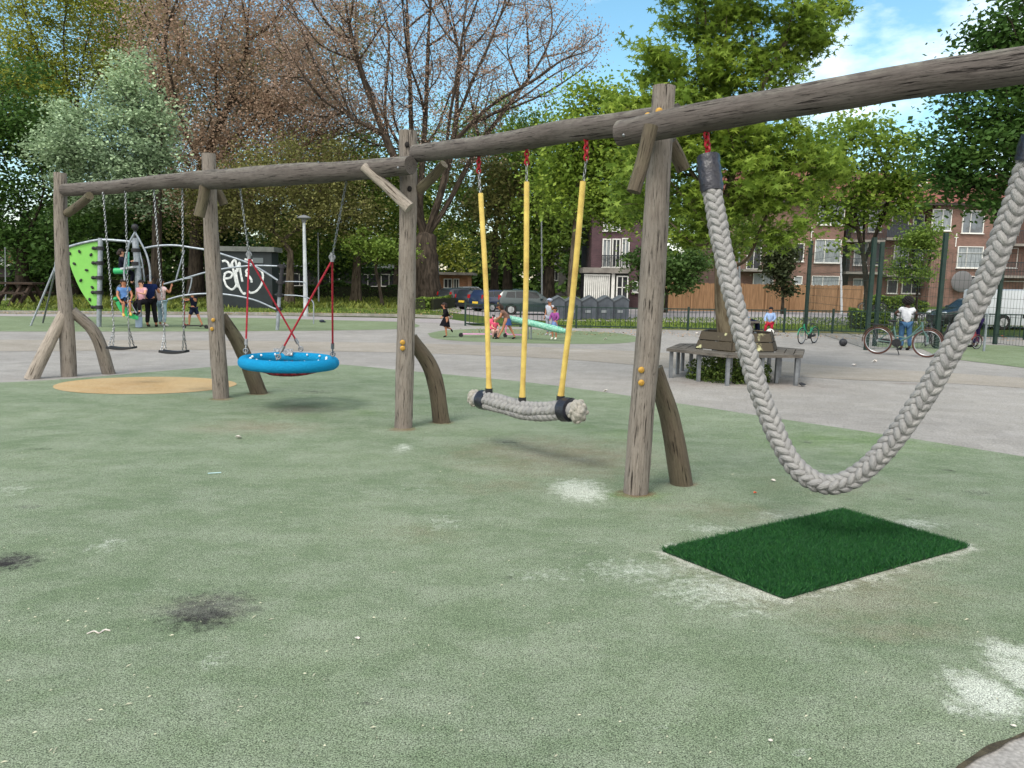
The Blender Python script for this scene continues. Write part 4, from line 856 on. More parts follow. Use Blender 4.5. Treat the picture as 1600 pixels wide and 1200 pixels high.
b = MB(); p = at(1397, 318, YB); b.box((p.x, YB-.36, p.z-.02), (.18, .1, .8)); b.beam(at(1395, 318, YB-.4), at(1430, 323, YB-.4), .1, .08); build(b, 'downpipe', whitep, fl)
# satellite dish
b = MB(); p = at(1503, 440, YB-.5); b.ell(p, (.9, .12, .9), nu=20, nv=10); build(b, 'dish_aerial', mat('dish_grey', c(96, 96, 98), rough=.5), fl)

YP = 48
pu = thing('purple_brick_house', 'dark purple brick house with tall white French windows beside the grey containers', 'building', (at(965, 480, YP).x, YP+3, -.03), world=True)
fbox(921, 318, 1042, 490, YP, 7, brick_pur, 'wall', pu, -.03)
zt = at(980, 318, YP).z; b = MB(); b.box((at(981, 400, YP).x, YP+3.5, zt+.12), (5.2, 7.4, .24)); build(b, 'roof', gutter, pu, smooth=False)
for q in ((941, 374, 954, 417), (956, 374, 969, 417), (971, 373, 983, 416), (943, 340, 955, 360), (957, 340, 969, 360)):
    window(pu, *q, YP, (.5,), curt if q[0] % 2 else darkg, .07)
b = MB(); a = at(940, 417, YP); b_ = at(984, 400, YP)
for k in range(16): b.box((a.x+(b_.x-a.x)*k/15, YP-.2, (a.z+b_.z)/2), (.03, .03, b_.z-a.z))
b.box(((a.x+b_.x)/2, YP-.2, b_.z), (b_.x-a.x, .05, .05)); build(b, 'balcony_rail', railm, pu, smooth=False)
window(pu, 988, 440, 996, 456, YP, (), curt)
an = thing('white_annex', 'small flat roofed white annex with vertical slats against the purple brick house', 'building', (at(947, 480, YP-2).x, YP-1, -.03), world=True)
fbox(915, 424, 983, 490, YP-2.2, 2.2, mat('annex_dark', c(60, 62, 60)), 'wall', an, -.03)
fbox(911, 419, 986, 426, YP-2.5, 2.5, concr, 'roof', an)
b = MB(); a = at(913, 470, YP-2.3); b_ = at(952, 430, YP-2.3)
for k in range(13): b.box((a.x+(b_.x-a.x)*k/12, YP-2.3, (a.z+b_.z)/2), (.085, .05, b_.z-a.z))
b.box(((a.x+b_.x)/2, YP-2.33, b_.z), (b_.x-a.x+.1, .06, .1)); b.box(((a.x+b_.x)/2, YP-2.33, a.z), (b_.x-a.x+.1, .06, .1)); build(b, 'slat_screen', whitep, an, smooth=False)
fbox(954, 427, 961, 486, YP-2.32, .1, whitep, 'pillar', an, -.03); window(an, 963, 432, 981, 470, YP-2.25, (.5,), darkg, .07, .55)
# wooden fence
fm = mat('fence_boards', c(150, 118, 88), c(122, 94, 68), 2.2, .9, coord='obj', bump=.3, stretch=(6, 1, .6))
wf = thing('wooden_fence', 'tall tan vertical board fence running in front of the brick flats', 'fence', G(1190, 486), world=True)
fa = at(1040, 482, 44); fb = at(1345, 482, 46); zt1 = at(1040, 441, 44).z; zt2 = at(1345, 446, 46).z; b = MB(); n = 92; rr_ = random.Random(4)
for k in range(n):
    t = (k+.5)/n; p = fa.lerp(fb, t); zz = zt1+(zt2-zt1)*t+rr_.uniform(-.03, .03); b.box((p.x, p.y+rr_.uniform(-.015, .015), zz/2-.02), ((fb.x-fa.x)/n*.9, .03, zz), rz=rr_.uniform(-.05, .05))
build(b, 'boards', fm, wf, smooth=False)
for k in range(9):
    p = fa.lerp(fb, k/8); b = MB(); b.box((p.x, p.y-.06, zt1/2), (.1, .1, zt1*1.01)); build(b, 'fence_post', fm, wf, smooth=False)
# low pavilions and houses at the back left
def low_house(name, label, px0, py0, px1, py1, Y, wall, roofm, wins, rh=5, z0=-.03, gl=darkg, depth=6):
    a = at(px0, py1, Y); b_ = at(px1, py0, Y); t = thing(name, label, 'building', ((a.x+b_.x)/2, Y+depth/2, z0), world=True)
    fbox(px0, py0, px1, py1, Y, depth, wall, 'wall', t, z0)
    zr_ = b_.z; h = rh*mpp(Y); b = MB(); b.box(((a.x+b_.x)/2, Y+depth/2-.2, zr_+h/2), (b_.x-a.x+1, depth+1, h)); build(b, 'roof', roofm, t, smooth=False)
    for q in wins: window(t, q[0], q[1], q[2], q[3], Y-.02, q[4] if len(q) > 4 else (.5,), gl, .07)
    return t
paleroof = mat('pale_fascia', c(176, 184, 190), c(150, 158, 164), 1, .6, coord='obj')
low_house('bungalow', 'long low bungalow with a pale fascia behind the lamp post hedge', 418, 420, 650, 462, 72, mat('dark_wall', c(62, 60, 60)), paleroof, [(430, 428, 452, 446), (458, 428, 478, 446), (500, 428, 530, 446), (560, 429, 590, 447), (596, 429, 620, 447)], 6)
low_house('pavilion', 'small orange brick pavilion with a flat grey roof behind the parked cars', 684, 430, 731, 470, 66, brick_or, concr, [(694, 436, 706, 450), (709, 436, 717, 458)], 4)
low_house('house', 'white and brick house half hidden by trunks at the far left edge', -40, 398, 52, 462, 78, brick_or, mat('roof_dark', c(84, 60, 54)), [(0, 402, 10, 414), (14, 424, 28, 442), (32, 424, 42, 442)], 10, gl=curt)
low_house('garage', 'dark flat garage with a white fascia left of the leftmost swing post', -60, 416, 14, 462, 70, mat('garage_wall', c(58, 52, 54)), whitep, [], 4)
low_house('grey_block', 'grey rendered block of flats seen between the dark trunks behind the cars', 838, 392, 922, 474, 84, mat('grey_render', c(140, 138, 136), c(118, 116, 114), 2, coord='obj'), concr, [(842, 400, 852, 412), (862, 400, 874, 412), (842, 424, 852, 438), (862, 424, 872, 438)], 4)
low_house('pale_house', 'pale terraced house glimpsed under the trees left of the yellow hoses', 736, 418, 812, 470, 88, mat('pale_render', c(186, 184, 180), c(160, 158, 156), 2, coord='obj'), concr, [(742, 430, 752, 442), (760, 430, 770, 442), (790, 430, 800, 442)], 4)

# utility cabin with the painted tag
YU = at(390, 472, 1).y; YU = G(390, 474).y*.86
cabm = mat('cabin_green', c(32, 41, 44), c(26, 33, 36), 3, .6, coord='obj')
uc = thing('utility_cabin', 'dark green utility cabin with white sprayed lettering behind the climbing frame', 'cabin', (at(388, 470, YU).x, YU+1, -.03), world=True)
fbox(338, 391, 424, 478, YU, 1.1, cabm, 'wall', uc, -.03)
fbox(334, 386, 428, 392, YU-.12, 1.35, mat('cabin_roof', c(96, 100, 98), c(78, 82, 80), 3), 'roof', uc)
fbox(395, 403, 411, 411, YU-.03, .04, mat('cabin_vent', c(86, 94, 98)), 'vent', uc)
strokes = [[(60, 330), (100, 320), (140, 350), (152, 400)], [(165, 410), (200, 335), (235, 315), (255, 400), (262, 470)], [(262, 470), (290, 345), (305, 470), (332, 600)], [(85, 500), (140, 470), (190, 490), (172, 545), (90, 560)], [(90, 590), (120, 660), (190, 705), (245, 650), (245, 560), (215, 490)], [(240, 440), (262, 580), (300, 700), (350, 765), (372, 745)], [(415, 425), (380, 470), (445, 560), (455, 612)], [(370, 515), (420, 535), (455, 580)], [(540, 420), (602, 490), (592, 620), (520, 725), (445, 750), (400, 720)], [(360, 302), (500, 325)], [(95, 500), (85, 560), (92, 600)], [(190, 350), (250, 640), (272, 660)]]
b = MB()
for s_ in strokes:
    P = spline([at(340+x/8.57, 370+y/8.57, YU-.012) for x, y in s_], 6); b.tube(P, 1.25*mpp(YU)*1.25, 8, ref=(0, 1, 0), flat=1)
b.v = [(v[0], YU-.003-max(0, (YU-.012-v[1]))*.12, v[2]) for v in b.v]
build(b, 'graffiti', mat('white_spray', c(214, 218, 220), c(150, 158, 160), 5, .7), uc)

# ------------------------------------------------------------------ railings and cage
dgr = mat('dark_green_paint', c(30, 52, 46), c(24, 42, 38), 6, .5, coord='obj')
def railing(name, label, pts, hpx, every, n_bar=13):
    P3 = [G(x, y) for x, y in pts]; hs__ = [h_*mpp(p.y) for h_, p in zip(hpx, P3)]
    t = thing(name, label, 'railing', (P3[0]+P3[-1])/2, world=True)
    for k in range(len(P3)-1):
        a, b_ = P3[k], P3[k+1]; h1, h2 = hs__[k], hs__[k+1]; m_ = max(1, round((b_-a).length/every))
        for q in range(m_):
            A_ = a.lerp(b_, q/m_); B_ = a.lerp(b_, (q+1)/m_); ha = h1+(h2-h1)*q/m_; hb = h1+(h2-h1)*(q+1)/m_
            b = MB(); b.box((A_.x, A_.y, ha*.53), (.06, .06, ha*1.06)); build(b, 'rail_post', dgr, t, smooth=False)
            b = MB(); b.beam(A_+Vector((0, 0, ha*.96)), B_+Vector((0, 0, hb*.96)), .035, .035); b.beam(A_+Vector((0, 0, .08)), B_+Vector((0, 0, .08)), .035, .035)
            for j in range(1, n_bar): p = A_.lerp(B_, j/n_bar); hh = ha+(hb-ha)*j/n_bar; b.beam(p+Vector((0, 0, .06)), p+Vector((0, 0, hh*.99)), .016, .016, up=Vector((0, 1, 0)))
            build(b, 'railing_panel', dgr, t, smooth=False)
    b = MB(); p = P3[-1]; b.box((p.x, p.y, hs__[-1]*.53), (.06, .06, hs__[-1]*1.06)); build(b, 'rail_post', dgr, t, smooth=False)
railing('railing', 'low dark green bar railing along the whole back of the paved court', [(727, 509), (900, 513), (1000, 515), (1300, 521), (1600, 531), (1760, 537)], [35, 34, 34, 36, 40, 42], 1.75)
cg = thing('sports_cage', 'tall dark green steel mesh cage fence with square posts at the right', 'fence', G(1440, 545), world=True)
cposts = [(1262, 505, 376, 5), (1357, 548, 371, 7), (1370, 532, 370, 6), (1463, 552, 366, 7), (1476, 530, 392, 5), (1553, 545, 385, 6), (1700, 560, 350, 7)]
cposts = [(1258, 516, 1268, 376, 4.5), (1353, 547, 1366, 371, 5.5), (1366, 541, 1379, 378, 5), (1462, 545, 1488, 364, 5.5), (1462, 536, 1474, 388, 4.5), (1554, 538, 1572, 392, 4.5), (1655, 551, 1680, 380, 5.5)]
CP = []
for bx, by, tx, ty, wd in cposts:
    B_ = G(bx, by); T_ = at(tx, ty, B_.y); CP.append((B_, T_.z)); b = MB(); w_ = wd*1.05*mpp(B_.y); b.beam(B_-Vector((0, 0, .02)), Vector((B_.x, B_.y, T_.z)), w_, w_, up=Vector((0, 1, 0))); build(b, 'post', dgr, cg, smooth=False)
def meshpanel(i, j, hh=None, vs=.12, hsx=.24):
    a, za = CP[i]; b_, zb = CP[j]; L_ = (b_-a).length; b = MB(); n = int(L_/vs); z_ = min(za, zb)-.08 if hh is None else hh
    for k in range(1, n): p = a.lerp(b_, k/n); b.beam(p+Vector((0, 0, .04)), p+Vector((0, 0, z_)), .0045, .0045, up=Vector((0, 1, 0)))
    m_ = int(z_/hsx)
    for k in range(m_+1): z = .04+(z_-.04)*k/m_; b.beam(a+Vector((0, 0, z)), b_+Vector((0, 0, z)), .008, .008)
    build(b, 'mesh_panel', dgr, cg, smooth=False)
meshpanel(0, 1); meshpanel(2, 4); meshpanel(1, 3, 1.0); meshpanel(4, 5); meshpanel(5, 6)

# ------------------------------------------------------------------ lamp post, poles, picnic table
lp = thing('street_lamp', 'white lamp post with a flat disc shaped lantern at the edge of the lawn', 'street lamp', G(478, 494), world=True); Yl = G(478, 494).y
b = MB(); P_ = [G(478, 494), at(477, 440, Yl), at(475, 348, Yl)]; b.tube(P_, [3.8*mpp(Yl), 3.2*mpp(Yl), 2.1*mpp(Yl)], 12); build(b, 'pole', mat('pale_pole', c(180, 186, 190), c(150, 156, 160), 3, .45, coord='obj'), lp)
m1 = mpp(Yl); b = MB(); b.lathe([(.01, -6*m1), (3*m1, -5.5*m1), (4*m1, -1*m1), (10.5*m1, 1*m1), (10.5*m1, 2*m1), (6*m1, 4.6*m1), (.01, 6*m1)], at(475, 342, Yl), 24); build(b, 'lantern', mat('lantern_grey', c(112, 114, 116), c(96, 98, 100), 6, .5), lp)
def pole(name, label, px, pyb, pyt, r_, m_, cat='pole'):
    B_ = G(px, pyb); T_ = at(px-1, pyt, B_.y); b = MB(); b.tube([B_, T_], [r_*mpp(B_.y), r_*.7*mpp(B_.y)], 8); b.ell(T_, r_*1.3*mpp(B_.y)); return solo(name, b, m_, label, cat)
greyp = mat('grey_pole', c(120, 126, 130), rough=.5, metal=.4)
pole('pole', 'thin grey pole standing on the lawn just right of the white lamp post', 498, 475, 365, 1.3, greyp)
pole('pole', 'slim grey pole rising beside the yellow hoses behind the containers', 847, 478, 340, 1.6, greyp)
pole('pole', 'grey street pole in front of the conical bush and wooden fence', 1156, 490, 395, 2, greyp)
pole('pole', 'short white pole behind the fence near the parked bicycles', 1315, 492, 400, 1.8, mat('white_pole', c(190, 194, 198)))
pole('pole', 'thin sign pole right of the big bare trunk', 686, 470, 410, 1.1, greyp)
pole('pole', 'thin pale pole at the far left edge near the houses', 9, 470, 388, 1.0, greyp)
Yt = G(30, 474).y*.93
pt = thing('picnic_table', 'dark weathered picnic table with benches on the grass at the far left', 'picnic table', (at(20, 470, Yt).x, Yt, 0), world=True)
m1 = mpp(Yt); dkw = mat('dark_wood', c(60, 48, 40), c(44, 36, 30), 8, .9, coord='obj', bump=.3)
tz = at(20, 441, Yt).z; xa = at(-25, 440, Yt).x; xb = at(60, 440, Yt).x
b = MB(); b.box(((xa+xb)/2, Yt, tz-.04), (xb-xa, .9, .09)); build(b, 'table_top', dkw, pt)
for dy in (-.95, .95):
    b = MB(); b.box(((xa+xb)/2, Yt+dy, tz*.56), (xb-xa, .35, .08)); build(b, 'bench_seat', dkw, pt)
for x in (-22, 17, 38, 52):
    b = MB(); p = at(x, 450, Yt); b.beam((p.x-.1, Yt-1, 0), (p.x, Yt-.1, tz-.08), .16, .1, up=Vector((1, 0, 0))); b.beam((p.x-.1, Yt+1, 0), (p.x, Yt+.1, tz-.08), .16, .1, up=Vector((1, 0, 0))); build(b, 'leg', dkw, pt)

# ------------------------------------------------------------------ tree bench
bo = Vector((BT.x+.12, BT.y, 0)); tbn = thing('tree_bench', 'weathered six sided wooden bench with sloping backrests built around the plane tree', 'bench', bo, rz=rad(8))
bw = mat('bench_wood', c(102, 97, 90), c(74, 70, 65), 5, .9, coord='obj', bump=.6, bscale=30, stretch=(1, 1, 3)); lich = mat('bench_lichen', c(68, 62, 52), c(176, 176, 136), 5, .9, coord='obj', bump=.5, pos=(.58, .66)); bwb = mat('bench_back', c(68, 62, 54), c(48, 44, 38), 5, .9, coord='obj', bump=.6)
stl = mat('bench_steel', c(122, 126, 130), c(100, 104, 108), 8, .5, metal=.3)
Ro, Ri, sh = 1.22, .72, .44
def hexp(R_, k, z, a0=0): a = math.pi/3*k+a0; return Vector((math.cos(a)*R_, math.sin(a)*R_, z))
for k in range(6):
    b = MB()
    for q in range(3):
        r0 = Ri+(Ro-Ri)*q/3+.008; r1 = Ri+(Ro-Ri)*(q+1)/3-.008; g_ = .012
        p = [hexp(r1, k, sh), hexp(r1, k+1, sh), hexp(r0, k+1, sh), hexp(r0, k, sh)]; cc = sum(p, Vector())/4; b.prism([x.lerp(cc, .006) for x in p], (0, 0, .045))
    build(b, 'seat_segment', bw, tbn, smooth=False)
    b = MB()
    for q in range(2):
        z0 = .50+.145*q; z1 = z0+.135; r0 = .72-.05*q; r1 = r0-.045
        p = [hexp(r0, k, z0), hexp(r0, k+1, z0), hexp(r1, k+1, z1), hexp(r1, k, z1)]; cc = sum(p, Vector())/4; n_ = (p[1]-p[0]).cross(p[3]-p[0]).normalized(); b.prism([x.lerp(cc, .04) for x in p], n_*-.035)
    build(b, 'backrest', lich if k in (3, 4) else bwb, tbn, smooth=False)
    for R_, z_ in ((Ro-.1, sh), (Ri+.06, sh)):
        b = MB(); p = hexp(R_, k, 0, rad(0)); b.beam(p, p+Vector((0, 0, z_)), .05, .05, up=Vector((0, 1, 0))); build(b, 'leg', stl, tbn, smooth=False)
    b = MB(); p = hexp(Ro-.06, k+.5, 0)*.866; p = Vector((math.cos(math.pi/3*(k+.5)), math.sin(math.pi/3*(k+.5)), 0))*(Ro*.866-.1); b.beam(p, p+Vector((0, 0, sh)), .05, .05, up=Vector((0, 1, 0))); build(b, 'leg', stl, tbn, smooth=False)
    b = MB(); u = Vector((math.cos(math.pi/3*(k+.5)), math.sin(math.pi/3*(k+.5)), 0)); b.beam(u*(Ro*.866-.12)+Vector((0, 0, sh-.03)), u*.5+Vector((0, 0, sh-.03)), .05, .04); b.beam(u*.585+Vector((0, 0, sh-.02)), u*.50+Vector((0, 0, .75)), .05, .04, up=Vector((-u.y, u.x, 0))); build(b, 'bracket', stl, tbn, smooth=False)
# weeds under the bench
r = np.random.default_rng(9); n = 4800; a = r.uniform(0, 2*math.pi, n); q = r.random(n)**.6*.68
P = np.stack([BT.x+np.cos(a)*q-.05, BT.y+np.sin(a)*q-.2, r.random(n)**1.4*.46*(1-q*.6)], 1)
V, nn = leaves(P, .055, 4, lf_dark, 'w', None); o = fast_mesh('undergrowth', V, nn, leafmat('leaf_weed', c(84, 104, 48)), r.random(n), 'tangle of green weeds under the tree bench', off=(BT.x, BT.y, 0)); o.location = (BT.x, BT.y, 0); o['kind'] = 'stuff'; o['category'] = 'weeds'

# ------------------------------------------------------------------ grey containers
contm = mat('container_grey', c(74, 80, 88), c(60, 66, 74), 3, .5, coord='obj'); lidm = mat('container_lid', c(92, 98, 104), rough=.5)
def container(px, wpx, label, pyb=497, hpx=35):
    Y_ = G(px, 499).y; o = Vector((at(px, pyb, Y_).x, Y_+.5, 0)); m1 = mpp(Y_); w_ = wpx*m1; h_ = hpx*m1
    t = thing('waste_container', label, 'waste container', o, group='grey waste containers by the street')
    b = MB(); b.prism([(-w_/2, -.6, .02), (w_/2, -.6, .02), (w_/2, -.6, h_*.82), (w_*.15, -.6, h_), (-w_/2, -.6, h_*.72)], (0, 1.3, 0)); build(b, 'body', contm, t, smooth=False)
    b = MB(); b.prism([(-w_*.53, -.64, h_*.70), (w_*.15, -.64, h_*1.0), (w_*.15, -.64, h_*1.05), (-w_*.53, -.64, h_*.75)], (0, 1.38, 0)); b.prism([(w_*.15, -.64, h_*1.0), (w_*.52, -.64, h_*.82), (w_*.52, -.64, h_*.87), (w_*.15, -.64, h_*1.05)], (0, 1.38, 0)); build(b, 'lid', lidm, t, smooth=False)
    b = MB(); b.box((0, -.615, h_*.35), (w_*.3, .03, h_*.12)); build(b, 'handle', mat('label_pale', c(120, 126, 130)), t)
for i, (px_, l_) in enumerate([(868, 'leftmost grey waste container, beside the teal car'), (893, 'grey waste container behind the right yellow hose'), (918, 'middle grey waste container in front of the white annex'), (943, 'grey waste container second from the right'), (968, 'rightmost grey waste container in the row')]): container(px_, 27, l_)
# ------------------------------------------------------------------ climbing structure
YC = G(215, 512).y; mC = mpp(YC)
gal = mat('tube_steel', c(150, 158, 166), c(122, 130, 138), 10, .4, metal=.5, coord='obj'); lime = mat('lime_panel', c(116, 178, 84), c(106, 168, 78), 2, .5, coord='obj'); sea = mat('green_plastic', c(46, 158, 96), c(40, 146, 88), 3, .4, coord='obj')
dgp = mat('dark_grey_plastic', c(72, 78, 90), rough=.5); aqua = mat('aqua_net', c(96, 180, 160), c(60, 130, 116), 40, .6)
cl = thing('climbing_frame', 'playground climber with lime green panel, steel arcs and black clamps', 'climbing frame', (at(215, 512, YC).x, YC, 0), world=True)
def CA(l, dy=0): return [at(x, y, YC+(q[0] if q else dy)) for x, y, *q in l]
def ctube(pts, rpx, name='tube', m_=gal, dy=0, n=6, label=None):
    b = MB(); P = spline(CA(pts, dy), n); b.tube(P, rpx*mC, 10); return build(b, name, m_, cl, label=label)
def ground_end(p): return p
b = MB(); out_ = spline([Vector((x, y, 0)) for x, y in [(105, 385), (128, 379.5), (155, 376)]], 5)+[Vector((153.5, 420, 0)), Vector((152, 478, 0)), Vector((150, 486, 0))]+spline([Vector((x, y, 0)) for x, y in [(143, 478), (127, 455), (114, 427), (106, 402)]], 5)
b.prism([at(p.x, p.y, YC+.02) for p in out_], (0, .05, 0)); pn = build(b, 'climbing_panel', lime, cl, smooth=False)
for x, y, a_ in [(124, 393, .3), (142, 398, -.5), (116, 412, .9), (135, 422, 1.4), (126, 438, -.6), (144, 449, .7), (140, 468, .1), (109, 396, .2)]:
    b = MB(); b.ell(at(x, y, YC+.0), (2.9*mC, .03, 1.9*mC), M=Matrix.Rotation(math.pi/2-a_, 4, 'Y'), nu=12, nv=8); build(b, 'handhold', blackr, pn)
ctube([(103, 387), (128, 380), (156, 375), (185, 376), (214, 379)], 2.0)
P0 = G(154, 501); ztop = at(157, 372, P0.y).z
b = MB(); b.tube([Vector((at(154, 501, YC).x, YC, -.02)), at(157, 372, YC)], 3.6*mC, 12); build(b, 'post', gal, cl)
for y in (388, 411, 434, 457, 480):
    b = MB(); p = at(156+(430-y)*.02, y, YC); b.tube([p-Vector((0, 0, 2.8*mC)), p+Vector((0, 0, 2.8*mC))], 5.4*mC, 12); b.tube([p, p+Vector((-11*mC, -.02, .0))], 2.2*mC, 8); b.ell(p+Vector((-10*mC, -.02, 0)), 2.8*mC, nu=10, nv=6); build(b, 'clamp', blackr, cl)
b = MB(); b.tube([Vector((at(217, 512, YC).x, YC, -.02)), at(216, 430, YC), at(211, 372, YC)], [4.4*mC, 4.8*mC, 4.8*mC], 14); build(b, 'post', gal, cl)
b = MB(); b.tube([at(217, 511, YC-.01), at(217, 495, YC-.01)], 5*mC, 12); build(b, 'post_sleeve', mat('blue_grey_sleeve', c(140, 158, 182), rough=.4), cl)
for y in (391, 412):
    b = MB(); p = at(212.5, y, YC); b.tube([p-Vector((0, 0, 2.8*mC)), p+Vector((0, 0, 2.8*mC))], 6.4*mC, 12); build(b, 'clamp', blackr, cl)
b = MB(); p = at(211, 355, YC); b.ell(p, 5*mC, nu=14, nv=10); b.tube([p, at(211, 372, YC)], 2.2*mC, 8); build(b, 'top_ball', blackr, cl)
ctube([(211, 363), (203, 378), (197, 400), (194, 425), (195, 438)], 1.5, dy=-.5); ctube([(211, 363), (219, 377), (229, 398), (234, 420), (235, 440)], 1.5, dy=-.3); ctube([(212, 364), (216, 385), (222, 410), (226, 440)], 1.2, dy=.5)
b = MB(); b.tube([at(179, 423.5, YC-.2), at(198, 423.5, YC-.2)], 4.6*mC, 16); build(b, 'seat_roll', sea, cl)
b = MB(); p = at(206, 419, YC-.1); b.prism([p+Vector((-10*mC, -.3, 0)), p+Vector((9*mC, -.3, .06)), p+Vector((9*mC, .3, .06)), p+Vector((-10*mC, .3, 0))], (0, 0, -.05)); build(b, 'platform', mat('pale_platform', c(170, 174, 180), rough=.5), cl)
b = MB()
for k in range(7): 
    b.tube([at(194+k*1.2, 417, YC-.3), at(197+k*.8, 394, YC-.3)], .35*mC, 5)
    b.tube([at(195, 395+k*3.4, YC-.3), at(202, 395+k*3.4, YC-.3)], .35*mC, 5)
build(b, 'climbing_net', aqua, cl)
b = MB(); b.ell(at(191, 456, YC+.1), (10*mC, .07, 12*mC), nu=20, nv=12); build(b, 'rocker_disc', dgp, cl)
sp = spline([Vector((x, y, 0)) for x, y in [(186, 470), (191, 481), (199, 490), (209, 495), (216, 497)]], 5); b = MB()
W_ = [6, 5.6, 4.8, 3.6, 2.4]; ws = seg_lerp(W_, 5); vs = []; n = len(sp)
for i, p in enumerate(sp):
    d = (sp[min(i+1, n-1)]-sp[max(i-1, 0)]).normalized(); nn_ = Vector((-d.y, d.x, 0)); a = p+nn_*ws[i]; q = p-nn_*ws[i]
    for u, yy in ((a, -.45), (q, -.45), (q, -.1), (a, -.1)): vs.append(at(u.x, u.y, YC+yy))
b.add(vs, [(i*4+k, i*4+(k+1) % 4, (i+1)*4+(k+1) % 4, (i+1)*4+k) for i in range(n-1) for k in range(4)]+[(0, 1, 2, 3), tuple((n-1)*4+k for k in (3, 2, 1, 0))]); b.ell(at(184, 467, YC-.3), (5*mC, .2, 3.6*mC)); build(b, 'rocker_seat', sea, cl, smooth=False)
b = MB(); b.ell(at(190.5, 468.5, YC-.5), (2.6*mC, .05, 2.2*mC)); build(b, 'handhold', blackr, cl)
ctube([(197, 462), (205, 475), (213, 489)], .9, 'rocker_strut', dy=-.45)
ctube([(225, 388), (248, 384), (275, 383.5), (300, 387), (325, 391), (350, 398), (388, 411), (412, 424), (434, 438)], 1.6); ctube([(256, 444), (285, 436), (320, 426), (350, 420), (378, 416.5), (400, 415), (440, 416)], 1.4, dy=.3)
ctube([(262, 468), (285, 462), (318, 459), (352, 460), (395, 468), (431, 483)], 1.4, dy=-.3); ctube([(288, 391), (282, 412), (275, 437)], 1.2, dy=.1); ctube([(300, 434), (298, 446), (294, 460)], 1, dy=.1); ctube([(276, 438), (300, 434)], .8, dy=.2)
b = MB(); B_ = G(433, 506); b.tube([Vector((at(433, 506, YC).x, YC, -.02)), at(437, 455, YC)], 2.8*mC, 12); build(b, 'post', gal, cl)
b = MB(); b.tube([at(437, 458, YC), at(441, 416, YC)], 3.0*mC, 12); build(b, 'post', blackr, cl)
for y in (416, 441, 461, 483):
    b = MB(); p = at(433+(506-y)*.085, y, YC); b.tube([p-Vector((0, 0, 3*mC)), p+Vector((0, 0, 3*mC))], 4.6*mC, 12); b.tube([p+Vector((-7*mC, 0, 0)), p+Vector((6*mC, 0, 0))], 2*mC, 8); build(b, 'clamp', blackr, cl)
ctube([(443, 440), (460, 440), (474, 441), (479, 446), (480, 458)], .9, 'rail', dy=.05); ctube([(443, 461), (465, 462), (480, 465), (489, 472), (490, 485), (490, 506)], 1.0, 'rail', dy=.05)
b = MB(); b.tube([at(87, 415, YC+.1), Vector((at(47, 502, YC).x, YC, -.02))], 1.5*mC, 8); build(b, 'strut', gal, cl)
b = MB(); b.tube([at(86, 425, YC+.4), Vector((at(66, 498, YC+1.2).x, YC+1.2, -.02))], 1.5*mC, 8); build(b, 'strut', mat('dull_steel', c(86, 92, 92), rough=.6), cl)
ctube([(86, 424), (88, 405), (103, 387)], 1.3)

# green speckled balance log behind the middle children
YG = G(835, 531).y; bl = thing('balance_log', 'sloping turquoise speckled balance log on a steel leg behind the children', 'balance beam', (at(835, 531, YG).x, YG, 0), world=True)
b = MB(); b.tube(spline([at(797, 498, YG+.4), at(830, 505, YG), at(884, 518, YG-.5)], 6), [5*mpp(YG)]*12+[3*mpp(YG)], 14); build(b, 'log', mat('speckled_green', c(60, 142, 118), c(150, 190, 176), 26, .6, coord='obj'), bl)
for x in (825, 830):
    b = MB(); p = at(x, 528, YG); b.tube([Vector((p.x, YG+.1, -.02)), at(x, 506, YG)], 1.2*mpp(YG), 8); build(b, 'leg', gal, bl)

# ------------------------------------------------------------------ people
def skin_mesh(verts, edges, radii, name, mtl, parent, sub=1, root=0, extra=None, off=Vector((0, 0, 0))):
    me = bpy.data.meshes.new(name+'_base'); me.from_pydata([tuple(v) for v in verts], edges, []); me.update(); o = bpy.data.objects.new(name, me); COL.objects.link(o)
    md = o.modifiers.new('s', 'SKIN'); md.use_smooth_shade = True
    for i, v in enumerate(me.skin_vertices[0].data): v.radius = (radii[i], radii[i]) if not isinstance(radii[i], tuple) else radii[i]; v.use_root = (i == root)
    sb = o.modifiers.new('u', 'SUBSURF'); sb.levels = sub; sb.render_levels = sub
    dg = bpy.context.evaluated_depsgraph_get(); m2 = bpy.data.meshes.new_from_object(o.evaluated_get(dg)); m2.name = name
    o.modifiers.clear(); o.data = m2; bpy.data.meshes.remove(me)
    m2.polygons.foreach_set('use_smooth', [True]*len(m2.polygons)); m2.materials.clear(); m2.materials.append(mtl)
    if parent: o.parent = parent
    return o
BASE = dict(pel=(0, 0, .53), wai=(0, 0, .61), che=(0, 0, .73), nek=(0, 0, .82), chin=(0, .008, .865), hed=(0, .012, .925), top=(0, 0, .965),
            shL=(-.105, 0, .785), elL=(-.135, -.01, .635), wrL=(-.14, .03, .50), shR=(.105, 0, .785), elR=(.135, -.01, .635), wrR=(.14, .03, .50),
            hiL=(-.055, 0, .50), knL=(-.06, .012, .285), anL=(-.06, -.01, .055), toL=(-.068, .075, .02), hiR=(.055, 0, .50), knR=(.06, .012, .285), anR=(.06, -.01, .055), toR=(.068, .075, .02))
skins = {'fair': mat('skin_fair', c(196, 150, 124), c(186, 138, 112), 8, .6), 'tan': mat('skin_tan', c(164, 114, 86), c(150, 102, 76), 8, .6), 'dark': mat('skin_dark', c(74, 50, 40), c(64, 44, 36), 8, .6)}
eyem = mat('eye_dark', c(24, 18, 16), rough=.3); lipm = mat('lip', c(150, 76, 72), rough=.5)
def cloth(r_, g_, b_): return mat('cloth_%d_%d_%d' % (r_, g_, b_), c(r_, g_, b_), c(r_*.82, g_*.82, b_*.84), 6, .9, bump=.3, coord='obj', spec=.1)
